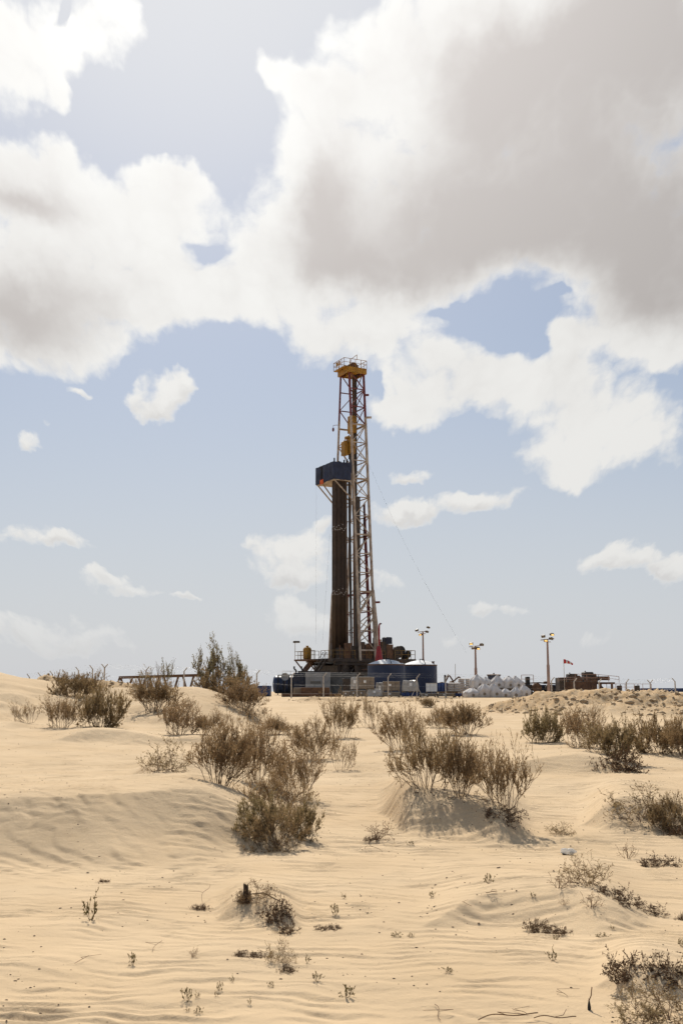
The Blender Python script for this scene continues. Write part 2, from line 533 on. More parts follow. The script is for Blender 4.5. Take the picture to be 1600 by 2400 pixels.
def sand_material():
    m = bpy.data.materials.new('sand')
    m.use_nodes = True
    N = NT(m.node_tree)
    L = m.node_tree.links
    b = m.node_tree.nodes['Principled BSDF']
    co = N.node('ShaderNodeTexCoord').outputs['Object']
    big = N.step(N.noise(co, 0.35, 4.0, 0.55), 0.3, 0.7)
    mid = N.step(N.noise(co, 2.6, 5.0, 0.6), 0.3, 0.7)
    c = N.mix(big, (0.550, 0.415, 0.262, 1), (0.500, 0.366, 0.220, 1))
    c = N.mix(N.m('MULTIPLY', mid, 0.30), c, (0.48, 0.358, 0.228, 1))
    spoil = N.node('ShaderNodeAttribute', attribute_name='spoil').outputs['Fac']
    c = N.mix(N.m('MULTIPLY', spoil, N.step(mid, 0.2, 0.8, 0.35, 0.9)), c, (0.40, 0.265, 0.135, 1))
    grain = N.noise(co, 260.0, 2.0, 0.7)
    c = N.mix(N.step(grain, 0.60, 0.80, 0.0, 0.22), c, (0.30, 0.21, 0.13, 1))
    L.new(c, b.inputs['Base Color'])
    b.inputs['Roughness'].default_value = 0.95
    b.inputs['Specular IOR Level'].default_value = 0.12
    # fine wind ripples and grains as relief
    wv = N.node('ShaderNodeTexWave', wave_type='BANDS', bands_direction='Y', wave_profile='SAW')
    wv.inputs['Scale'].default_value = 2.1
    wv.inputs['Distortion'].default_value = 5.0
    wv.inputs['Detail'].default_value = 3.0
    wv.inputs['Detail Scale'].default_value = 0.6
    L.new(co, wv.inputs['Vector'])
    h = N.m('MULTIPLY', wv.outputs['Fac'], N.step(N.noise(co, 0.8, 3.0), 0.35, 0.65, 0.15, 1.0))
    h = N.m('ADD', h, N.m('MULTIPLY', N.noise(co, 9.0, 6.0, 0.65), 0.9))
    h = N.m('ADD', h, N.m('MULTIPLY', N.noise(co, 120.0, 2.0), 0.10))
    bp = N.node('ShaderNodeBump')
    bp.inputs['Strength'].default_value = 0.8
    bp.inputs['Distance'].default_value = 0.020
    L.new(h, bp.inputs['Height'])
    L.new(bp.outputs[0], b.inputs['Normal'])
    return m


def build_ground():
    fine = np.linspace(-0.40, 0.40, 620)
    rest = np.concatenate([np.linspace(-PI, -0.43, 60), np.linspace(0.43, PI, 60)[:-1]])
    ths = np.sort(np.concatenate([fine, rest]))
    r1 = np.geomspace(0.8, 5.0, 40)[:-1]
    r2 = np.geomspace(5.0, 30, 660)[:-1]
    r3 = np.geomspace(30, 115, 400)[:-1]
    r4 = np.geomspace(115, 9000, 50)
    rs = np.concatenate([r1, r2, r3, r4])
    TH, RR = np.meshgrid(ths, rs)
    X = RR * np.sin(TH); Y = RR * np.cos(TH)
    Z = np.empty_like(X); G = np.empty_like(X)
    for i in range(0, len(rs), 100):
        zz, gg = terrain(X[i:i + 100].ravel(), Y[i:i + 100].ravel(), True, True)
        Z[i:i + 100] = zz.reshape(X[i:i + 100].shape); G[i:i + 100] = gg.reshape(X[i:i + 100].shape)
    nr, nt = X.shape
    co = np.stack([X.ravel(), Y.ravel(), Z.ravel()], 1)
    idx = np.arange(nr * nt).reshape(nr, nt)
    nxt = np.roll(idx, -1, axis=1)
    q = np.stack([idx[:-1], nxt[:-1], nxt[1:], idx[1:]], -1).reshape(-1, 4)[:, ::-1]
    co = np.vstack([co, [[0, 0, tz(0, 0)]]])
    c = len(co) - 1
    t = np.stack([np.full(nt, c), nxt[0], idx[0]], 1)[:, ::-1]
    me = new_mesh('ground', co, q, t, smooth=True)
    at_ = me.attributes.new('spoil', 'FLOAT', 'POINT')          # dug-up subsoil: a darker earth than the blown sand
    at_.data.foreach_set('value', np.append(G.ravel(), 0.0).astype(np.float32))
    o = bpy.data.objects.new('ground', me)
    C.objects.link(o)
    me.materials.append(sand_material())
    o['kind'] = 'structure'
    o['label'] = 'pale wind-rippled desert sand with low drifts'
    return o


build_ground()

# ------------------------------------------------------------------ things and parts
def link(o, parent=None):
    C.objects.link(o)
    if parent is not None:
        o.parent = parent
    return o


def thing(name, label, cat, loc=(0, 0, 0), rotz=0.0, group=None):
    o = bpy.data.objects.new(name, None)
    link(o)
    o.location = loc
    o.rotation_euler = (0, 0, rotz)
    o.empty_display_size = 0.2
    return tag(o, label, cat, group)


def tag(o, label, cat, group=None):
    o['label'] = label
    o['category'] = cat
    if group:
        o['group'] = group
    return o


def mobj(name, me, m=None, parent=None):
    o = bpy.data.objects.new(name, me)
    if m is not None and not len(me.materials):
        for mm in (m if isinstance(m, (list, tuple)) else [m]):
            me.materials.append(mm)
    return link(o, parent)


# ------------------------------------------------------------------ shrubs
class Plant:
    def __init__(self, seed):
        self.R = random.Random(seed)
        self.sv, self.sq = [], []
        self.lv = []

    def rnd(self):
        R = self.R
        return Vector((R.gauss(0, 1), R.gauss(0, 1), R.gauss(0, 1)))

    def tube(self, pts, r0, r1):
        n = len(pts)
        b = len(self.sv)
        for i, p in enumerate(pts):
            d = (pts[min(i + 1, n - 1)] - pts[max(i - 1, 0)]).normalized()
            a = d.orthogonal().normalized(); c = d.cross(a)
            r = r0 + (r1 - r0) * i / (n - 1)
            for k in range(3):
                t = k * 2 * PI / 3
                self.sv.append(p + (a * math.cos(t) + c * math.sin(t)) * r)
        for i in range(n - 1):
            for k in range(3):
                k2 = (k + 1) % 3
                self.sq.append((b + i * 3 + k, b + i * 3 + k2, b + i * 3 + 3 + k2, b + i * 3 + 3 + k))

    def leaf(self, p, d, ll, lw):
        a = (d + self.rnd() * 0.32).normalized() * ll
        s = a.cross(self.rnd()).normalized() * lw
        self.lv += [p, p + a * 0.45 + s, p + a, p + a * 0.45 - s]

    def grow(self, p, d, L, r, lvl, P):
        R = self.R
        nseg = 4 if lvl < P['depth'] else 3
        pts = [p.copy()]
        q = p.copy(); dd = d.copy()
        for i in range(nseg):
            dd = (dd + self.rnd() * P['wig'] + Vector((0, 0, P['up']))).normalized()
            q = q + dd * (L / nseg)
            if q.z < 0.01: q.z = 0.01
            pts.append(q.copy())
        self.tube(pts, r, r * 0.45)
        if lvl >= P['leafy']:
            n = P['leaves']
            for i in range(n):
                f = (0.15 + 0.85 * R.random()) * nseg
                k = min(int(f), nseg - 1)
                pp = pts[k].lerp(pts[k + 1], f - k)
                self.leaf(pp, (pts[k + 1] - pts[k]).normalized(), P['ll'] * R.uniform(0.6, 1.3), P['lw'] * R.uniform(0.7, 1.3))
        if lvl < P['depth']:
            n = P['kids'][lvl]
            for i in range(n):
                f = (0.30 + 0.70 * (i + R.random()) / n) * nseg
                k = min(int(f), nseg - 1)
                pp = pts[k].lerp(pts[k + 1], f - k)
                ax = (pts[k + 1] - pts[k]).normalized()
                nd = (ax + self.rnd() * P['fork']).normalized()
                self.grow(pp, nd, L * P['short'] * R.uniform(0.7, 1.25), r * 0.55, lvl + 1, P)

    def meshes(self, name):
        st = new_mesh(name + '_stems', [tuple(v) for v in self.sv], self.sq)
        fo = None
        if self.lv:
            n = len(self.lv) // 4
            fo = new_mesh(name + '_foliage', [tuple(v) for v in self.lv], np.arange(4 * n).reshape(-1, 4))
        return st, fo


def make_plant(name, seed, stems=14, tilt=55, L=0.5, r=0.008, depth=3, kids=(4, 4, 3), wig=0.16, up=0.16, fork=0.42, short=0.62,
               leafy=2, leaves=7, ll=0.035, lw=0.006, base=0.12, bias=1.0):
    pl = Plant(seed)
    P = dict(depth=depth, kids=kids, wig=wig, up=up, fork=fork, short=short, leafy=leafy, leaves=leaves, ll=ll, lw=lw)
    for i in range(stems):
        a = 2 * PI * (i + pl.R.random()) / stems
        t = math.radians(tilt) * pl.R.random() ** bias
        d = Vector((math.cos(a) * math.sin(t), math.sin(a) * math.sin(t), math.cos(t)))
        rr = base * pl.R.random()
        foot = Vector((math.cos(a) * rr, math.sin(a) * rr, -0.03))
        if rr > 0.02: pl.tube([Vector((0, 0, -0.05)), foot * 0.5 + Vector((0, 0, -0.025)), foot], r * 1.2, r)      # root runner under the sand
        pl.grow(foot, d, L * pl.R.uniform(0.75, 1.15), r, 0, P)
    zs = np.array([v.z for v in (pl.lv or pl.sv)])
    top = np.percentile(zs, 99)
    xs = np.array([math.hypot(v.x, v.y) for v in (pl.lv or pl.sv)])
    wid = 2 * np.percentile(xs, 96)
    return (*pl.meshes(name), float(top), float(wid))


M_STEM = mat('twig bark', (0.17, 0.115, 0.07), 0.9, var=0.4, scale=3.0)
M_DRY = mat('dry twig', (0.27, 0.17, 0.095), 0.9, var=0.45, scale=4.0)
M_LEAF = mat('dusty olive leaf', (0.325, 0.228, 0.118), 0.8, col2=(0.23, 0.158, 0.08), scale=5.0, transl=0.48, each=(0.27, 0.175, 0.095))
M_LEAF2 = mat('brown shrub leaf', (0.285, 0.195, 0.10), 0.8, col2=(0.20, 0.135, 0.07), scale=5.0, transl=0.46, each=(0.24, 0.19, 0.09))
M_TREE = mat('grey green leaf', (0.25, 0.215, 0.12), 0.8, col2=(0.17, 0.14, 0.075), scale=2.0, transl=0.42)
M_GREEN = mat('small green leaf', (0.17, 0.155, 0.065), 0.7, col2=(0.19, 0.125, 0.055), scale=20.0, transl=0.45)
M_ROOT = mat('dark root crust', (0.17, 0.105, 0.06), 0.95, col2=(0.10, 0.06, 0.035), scale=8.0, transl=0.2)
M_STRAW = mat('straw twig', (0.30, 0.19, 0.10), 0.9, col2=(0.17, 0.10, 0.055), scale=6.0, transl=0.2)

PROTO = {
    'broom': make_plant('broom', 11, stems=26, tilt=60, L=0.46, r=0.007, depth=3, kids=(4, 4, 3), up=0.10, fork=0.34, leafy=2, leaves=9, ll=0.045, lw=0.0042, base=0.34),
    'broom2': make_plant('broom2', 23, stems=24, tilt=66, L=0.46, r=0.007, depth=3, kids=(4, 4, 3), up=0.09, fork=0.38, leafy=2, leaves=9, ll=0.044, lw=0.0042, base=0.42),
    'broom3': make_plant('broom3', 37, stems=20, tilt=54, L=0.50, r=0.007, depth=3, kids=(4, 4, 3), up=0.09, fork=0.34, leafy=2, leaves=9, ll=0.046, lw=0.0042, base=0.36),
    'round': make_plant('round', 41, stems=40, tilt=80, L=0.36, r=0.007, depth=3, kids=(4, 3, 3), up=0.10, fork=0.45, leafy=2, leaves=9, ll=0.045, lw=0.0055, base=0.48, bias=0.8),
    'round2': make_plant('round2', 55, stems=38, tilt=84, L=0.36, r=0.007, depth=3, kids=(4, 3, 3), up=0.08, fork=0.48, leafy=2, leaves=9, ll=0.047, lw=0.0055, base=0.55, bias=0.8),
    'sparse': make_plant('sparse', 61, stems=13, tilt=60, L=0.52, r=0.007, depth=3, kids=(4, 3, 3), up=0.09, fork=0.38, leafy=2, leaves=7, ll=0.044, lw=0.0045, base=0.36),
    'dry': make_plant('dry', 71, stems=16, tilt=80, L=0.42, depth=3, kids=(3, 3, 3), wig=0.26, up=0.05, fork=0.55, leaves=4, ll=0.05, lw=0.006, base=0.35),
    'mat': make_plant('mat', 83, stems=34, tilt=88, L=0.34, depth=2, kids=(4, 3), wig=0.34, up=-0.04, fork=0.65, leafy=1, leaves=7, ll=0.06, lw=0.010, base=0.7, bias=0.4),
    'tree': make_plant('tree', 97, stems=8, tilt=38, L=0.55, r=0.016, depth=4, kids=(4, 4, 3, 2), wig=0.15, up=0.12, fork=0.40, short=0.58, leafy=3, leaves=7, ll=0.030, lw=0.0055, base=0.16),
    'shoots': make_plant('shoots', 103, stems=7, tilt=16, L=0.8, depth=2, kids=(9, 3), wig=0.06, up=0.06, fork=0.45, short=0.28, leafy=1, leaves=8, ll=0.030, lw=0.008, base=0.3),
    'sprout': make_plant('sprout', 113, stems=6, tilt=55, L=0.5, r=0.010, depth=2, kids=(4, 2), wig=0.16, up=0.10, fork=0.6, short=0.42, leafy=1, leaves=5, ll=0.075, lw=0.020, base=0.10),
    'sprout2': make_plant('sprout2', 127, stems=9, tilt=72, L=0.42, r=0.010, depth=2, kids=(3, 2), wig=0.18, up=0.12, fork=0.6, short=0.45, leafy=1, leaves=5, ll=0.080, lw=0.022, base=0.16),
    'wisp': make_plant('wisp', 131, stems=9, tilt=70, L=0.55, r=0.012, depth=2, kids=(3, 2), wig=0.25, up=0.08, fork=0.6, leafy=2, leaves=3, ll=0.06, lw=0.012, base=0.15),
}
_mats_of = {'broom': (M_STEM, M_LEAF), 'broom2': (M_STEM, M_LEAF), 'broom3': (M_STEM, M_LEAF), 'round': (M_STEM, M_LEAF2), 'round2': (M_STEM, M_LEAF2),
            'sparse': (M_STEM, M_LEAF), 'dry': (M_DRY, M_LEAF2), 'mat': (M_ROOT, M_ROOT), 'tree': (M_STEM, M_TREE), 'shoots': (M_STEM, M_TREE),
            'sprout': (M_STEM, M_GREEN), 'sprout2': (M_STEM, M_GREEN), 'wisp': (M_STRAW, M_STRAW)}
for k, (st, fo, h, w) in PROTO.items():
    st.materials.append(_mats_of[k][0])
    fo.materials.append(_mats_of[k][1])

_rb = random.Random(5)
FEET = []


def plant(name, cat, proto, px, py, wpx, hpx, label, tilt=0.0, group=None, loc=None, sink=0.0, lean=0.0):
    """a shrub whose foot stands on the sand seen at (px, py), wpx by hpx photograph pixels large"""
    p = loc if loc is not None else on_ground(px, py)
    st, fo, h0, w0 = PROTO[proto]
    k = p.y * CP / FPX
    sx, sz = 1.22 * wpx * k / w0, 1.08 * hpx * k / h0
    o = thing(name, label, cat, (p.x, p.y, p.z - sink), 0, group)
    o.rotation_mode = 'ZYX'
    o.rotation_euler = (math.radians(tilt), math.radians(lean + (_rb.uniform(-9, 9) if name == 'desert_shrub' else 0)), 0)
    if name == 'desert_shrub' and wpx * k > 0.4: FEET.append((p.x, p.y, wpx * k))
    o.scale = (sx, 0.5 * (sx + min(sx, sz * 1.3)), sz)
    az = _rb.uniform(0, 2 * PI)
    for nm, me in (('stems', st), ('foliage', fo)):
        c = mobj(nm, me, None, o)
        c.rotation_euler = (0, 0, az)
    return o


SH = 'shrubs on the sand drifts'
SHRUBS = [
    # name, proto, foot px, py, width, height, tilt, label
    ('desert_shrub', 'round', 180, 1634, 110, 52, 5, 'dark dense shrub on the left dune, below the leaning fence posts'),
    ('desert_shrub', 'round2', 235, 1704, 100, 88, 8, 'dense brown shrub just below the darkest shrub of the left dune'),
    ('desert_shrub', 'broom3', 145, 1706, 90, 70, 5, 'loose twiggy shrub thinning out left of the dense brown one'),
    ('desert_shrub', 'sparse', 62, 1694, 70, 48, 0, 'sparse weedy shrub nearest the left edge of the picture'),
    ('desert_shrub', 'broom', 365, 1668, 125, 75, 5, 'spreading shrub on the dune crest in front of the steel trestle'),
    ('desert_shrub', 'broom2', 425, 1722, 110, 72, 5, 'olive shrub below the shrub in front of the trestle, wide half'),
    ('desert_shrub', 'broom3', 495, 1724, 70, 55, 0, 'small olive shrub at the right end of the row below the trestle'),
    ('desert_shrub', 'broom', 572, 1668, 110, 66, 5, 'fan shaped shrub on the dune crest right of the tall tree'),
    ('desert_shrub', 'sparse', 600, 1690, 90, 34, 10, 'thin low shrub at the foot of the fan shaped dune crest shrub'),
    ('desert_shrub', 'dry', 390, 1806, 105, 68, 12, 'reddish dry shrub alone left of the biggest shrub clump'),
    ('desert_shrub', 'broom', 515, 1838, 140, 140, 6, 'tall broom-like shrub at the left of the biggest clump'),
    ('desert_shrub', 'broom2', 605, 1836, 120, 135, 4, 'tall broom-like shrub in the middle of the biggest clump'),
    ('desert_shrub', 'broom3', 690, 1868, 110, 110, 4, 'leaning shrub at the upper right of the biggest clump'),
    ('desert_shrub', 'broom2', 655, 1918, 130, 100, 28, 'dark shrub hanging down the slope under the biggest clump'),
    ('desert_shrub', 'round2', 610, 1950, 95, 80, 30, 'dark low shrub on the slope under the left of the biggest clump'),
    ('desert_shrub', 'round', 705, 1960, 80, 75, 30, 'dark low shrub on the slope under the right of the biggest clump'),
    ('desert_shrub', 'broom2', 650, 1985, 125, 90, 36, 'lowest dark shrub sprawling at the foot of the biggest clump'),
    ('desert_shrub', 'broom3', 800, 1730, 80, 92, 0, 'upright shrub in front of the blue tanks, left of the thin one'),
    ('desert_shrub', 'broom2', 735, 1780, 105, 84, 4, 'round shrub right above the biggest clump, wider of its pair'),
    ('desert_shrub', 'sparse', 805, 1806, 70, 70, 0, 'small see-through shrub right beside the round one'),
    ('desert_shrub', 'broom', 645, 1722, 90, 36, 0, 'low flat shrub between the fan shaped shrub and the round one'),
    ('desert_shrub', 'sparse', 870, 1704, 70, 70, 0, 'thin pale shrub in front of the right blue tank'),
    ('desert_shrub', 'broom3', 938, 1758, 95, 100, 4, 'slender shrub up-slope of the second biggest clump'),
    ('desert_shrub', 'broom', 1090, 1722, 110, 72, 4, 'bushy shrub in front of the white bags, biggest of that row'),
    ('desert_shrub', 'broom2', 1030, 1706, 60, 42, 0, 'small brown shrub at the left of the shrub below the white bags'),
    ('desert_shrub', 'broom2', 1000, 1846, 140, 135, 4, 'tall shrub at the left end of the second biggest clump'),
    ('desert_shrub', 'broom', 1080, 1868, 110, 130, 4, 'tall shrub in the middle of the second biggest clump'),
    ('desert_shrub', 'broom3', 1180, 1893, 120, 140, 4, 'open airy shrub at the right end of the second biggest clump'),
    ('desert_shrub', 'round2', 1272, 1740, 80, 72, 6, 'dense shrub at the left end of the row below the dirt berm'),
    ('desert_shrub', 'broom2', 1368, 1752, 120, 84, 6, 'wide shrub in the middle of the row below the dirt berm'),
    ('desert_shrub', 'round', 1440, 1775, 120, 75, 14, 'dark sprawling shrub in the row below the berm, right of the wide one'),
    ('desert_shrub', 'mat', 1450, 1806, 110, 40, 28, 'dark mat of twigs hanging over the drift below the berm shrubs'),
    ('desert_shrub', 'round2', 1545, 1765, 110, 78, 8, 'dense shrub at the right end of the row below the berm'),
    ('desert_shrub', 'broom', 1600, 1775, 80, 90, 6, 'shrub cut by the right edge below the blue container'),
    ('desert_shrub', 'dry', 1500, 1915, 150, 62, 10, 'low dry shrub on the drift at the right edge, half way down'),
    ('desert_shrub', 'round2', 1570, 1935, 100, 62, 18, 'dark shrub cut by the right edge half way down the sand'),
    ('desert_shrub', 'round', 1002, 1658, 34, 20, 0, 'tiny dark shrub on the spoil in front of the shrink wrapped pallets'),
    ('desert_shrub', 'mat', 1590, 1960, 60, 22, 10, 'dark mat of twigs under the shrub at the right edge'),
    ('desert_shrub', 'wisp', 885, 1968, 70, 42, 0, 'leafless tangle of curled dead twigs below the second biggest clump'),
    ('desert_shrub', 'mat', 872, 1975, 36, 16, 0, 'small dark heart of the tangle of dead twigs'),
    ('desert_shrub', 'dry', 1312, 1956, 60, 26, 0, 'small dark dry tuft above the clear plastic litter'),
    ('desert_shrub', 'wisp', 1470, 2012, 44, 36, 0, 'pale wispy tuft at the left end of a dark root ridge'),
    ('desert_shrub', 'dry', 1372, 2072, 105, 60, 8, 'low brown shrub with dense twigs on the lower right mound'),
    ('desert_shrub', 'wisp', 1310, 2082, 60, 34, 0, 'pale dry wisp at the left side of the lower right mound shrub'),
    ('desert_shrub', 'wisp', 1385, 2128, 50, 36, 0, 'bare thin twigs just below the lower right mound shrub'),
    ('desert_shrub', 'dry', 1565, 2396, 200, 80, 10, 'big tangled brown shrub in the lower right corner'),
    ('desert_shrub', 'dry', 1500, 2398, 120, 60, 0, 'fringe of thin brown twigs left of the corner shrub'),
    ('desert_shrub', 'dry', 605, 2112, 80, 40, 10, 'dead grassy tuft on top of the stump mound, lower middle'),
    ('desert_shrub', 'dry', 655, 2256, 60, 46, 14, 'small leafy dry shrub below the stump mound'),
]
for nm, pr, px, py, w, h, ti, lab in SHRUBS:
    plant(nm, 'shrub', pr, px, py, w, h, lab, tilt=ti, group=SH)

# dark root ridges: long low mats of exposed roots along the drift crests
MATS_ = [
    (1545, 2030, 90, 16, 12, 'dark ridge of exposed roots trailing right of the pale wispy tuft'),
    (1440, 2108, 90, 20, 20, 'dark roots running down from the lower right mound shrub'),
    (1515, 2138, 80, 12, 14, 'thin end of the root streak below the lower right mound'),
    (1262, 2182, 60, 18, 10, 'left half of the dark root crust in the sand above the lone sprout'),
    (1310, 2190, 50, 14, 10, 'right half of the dark root crust above the lone sprout'),
    (1470, 2290, 110, 34, 20, 'dark crust of roots at the right above the corner shrub, left piece'),
    (1570, 2296, 110, 34, 20, 'dark crust of roots at the right above the corner shrub, edge piece'),
    (650, 2150, 70, 34, 30, 'dark matted roots spilling down the stump mound'),
    (575, 2112, 44, 20, 10, 'dark root mat beside the stump on the lower middle mound'),
    (672, 2188, 50, 20, 20, 'lowest bit of dark roots at the foot of the stump mound'),
    (585, 2242, 80, 10, 5, 'line of thin dead runners left of the small leafy dry shrub'),
    (672, 2278, 40, 14, 10, 'dark clod of roots under the small leafy dry shrub'),
    (243, 2068, 26, 6, 0, 'short dark scrap of root on the bare sand, left side'),
    (470, 2133, 40, 8, 0, 'dark root scrap with upright sticks left of the stump mound'),
    (1600, 2155, 30, 12, 0, 'scrap of roots at the right edge below the lower right mound'),
    (1180, 1912, 90, 14, 20, 'dark edge of roots under the second biggest shrub clump'),
    (770, 2178, 60, 8, 0, 'scatter of root bits right of the stump mound'),
]
for px, py, w, h, ti, lab in MATS_:
    plant('root_mat', 'roots', 'mat', px, py, w, h, lab, tilt=ti, group='dark root mats on the drift crests')

SPROUTS = [
    ('sprout', 213, 2158, 40, 58, 'tall green sprout alone on the sand at the left'),
    ('sprout2', 310, 2264, 18, 26, 'small green sprout between the tall left one and the dry shrub'),
    ('sprout2', 437, 2350, 24, 26, 'largest of four green sprouts bunched near the bottom edge'),
    ('sprout', 462, 2344, 14, 14, 'upper small one of four sprouts bunched near the bottom edge'),
    ('sprout2', 465, 2372, 18, 14, 'right lower one of four sprouts bunched near the bottom edge'),
    ('sprout', 440, 2370, 12, 8, 'lowest tiny one of four sprouts bunched near the bottom edge'),
    ('wisp', 452, 2244, 28, 22, 'orange-brown wilted sprout left of the small leafy dry shrub'),
    ('sprout2', 515, 2324, 14, 18, 'upper of two small sprouts below the dry runners'),
    ('sprout', 507, 2340, 12, 12, 'lower of two small sprouts below the dry runners'),
    ('sprout', 544, 2300, 12, 16, 'lone thin sprout just below the line of dead runners'),
    ('sprout2', 635, 2316, 14, 12, 'little sprout below the root clod of the dry shrub'),
    ('sprout', 585, 2358, 10, 14, 'thin pale sprout near the bottom edge, left of the middle'),
    ('sprout', 720, 2262, 12, 20, 'pale sprout right of the small leafy dry shrub'),
    ('sprout', 742, 2304, 24, 22, 'branching sprout below and right of the small dry shrub'),
    ('sprout2', 784, 2148, 18, 24, 'dark green sprout right of the stump mound'),
    ('sprout2', 814, 2340, 32, 24, 'broad dark green sprout near the bottom, middle of the picture'),
    ('sprout2', 928, 2198, 24, 10, 'left of two flat sprouts on the lit rise below the middle'),
    ('sprout2', 962, 2198, 14, 8, 'right of two flat sprouts on the lit rise below the middle'),
    ('sprout2', 1012, 2104, 14, 12, 'squat sprout on open sand left of the tufted stalk'),
    ('sprout', 1248, 2104, 16, 12, 'dry sprout at the foot of the lower right mound'),
    ('wisp', 1320, 2124, 24, 16, 'straw coloured tuft on the face of the lower right mound'),
    ('sprout', 1294, 2252, 24, 28, 'lone dark sprout below the root crust'),
    ('sprout2', 1050, 2282, 22, 12, 'flat sprout on the sand right of the broad dark green one'),
    ('sprout', 1302, 2202, 14, 12, 'tiny sprout right under the root crust'),
    ('sprout2', 1410, 2198, 30, 8, 'creeping flat sprout right of the root crust'),
    ('sprout', 1434, 2180, 12, 8, 'tiny sprout above the creeping flat one'),
    ('sprout', 806, 2108, 12, 12, 'upper sprout of the two right of the stump mound'),
    ('sprout', 1596, 2222, 20, 22, 'sprout cut by the right edge above the root crust'),
    ('sprout2', 962, 1984, 16, 8, 'faint low sprout right of the tangle of dead twigs'),
]
for pr, px, py, w, h, lab in SPROUTS:
    plant('green_sprout', 'sprout', pr, px, py, w, h, lab, group='small sprouts on the sand')
# the tufted stalk: one stem with a leafy head
plant('tufted_stalk', 'plant', 'sprout2', 1146, 2076, 22, 18, 'leafy tuft carried on a bent dry stalk, middle right of the sand', loc=on_ground(1140, 2096) + Vector((0.02, 0, 0.10)))

# tree and tall shoots behind the dune crest
def tree(px, pytop, Y, wpx, hpx, label, proto='tree', zoff=None):
    p = at(px, pytop, Y)
    z = tz(p.x, p.y)
    st, fo, h0, w0 = PROTO[proto]
    o = thing('tamarisk_tree' if proto == 'tree' else 'tall_shoots', label, 'tree' if proto == 'tree' else 'shrub', (p.x, p.y, z - 0.05))
    H = p.z - z
    k = ppm(Y)
    o.scale = (wpx * k / w0, wpx * k / w0, H / h0)
    for nm, me in ((('trunk' if proto == 'tree' else 'stems'), st), (('crown' if proto == 'tree' else 'foliage'), fo)):
        c = mobj(nm, me, None, o)
        c.rotation_euler = (0, 0, _rb.uniform(0, 6))
    return o


tree(505, 1500, 62, 110, 110, 'tall feathery tree rising behind the dune crest beside the steel trestle')
tree(560, 1522, 63, 62, 90, 'smaller feathery tree leaning against the right of the tall one')
plant('tamarisk_shrub', 'shrub', 'round2', 530, 1610, 125, 62, 'dark bushy growth filling in under the tall feathery tree', loc=Vector((at(530, 1600, 60.5).x, 60.5, tz(at(530, 1600, 60.5).x, 60.5))))
tree(390, 1542, 58, 50, 70, 'tall thin shoots standing up before the steel trestle', 'shoots')
tree(345, 1566, 58, 40, 50, 'shorter thin shoots at the left end of the trestle', 'shoots')

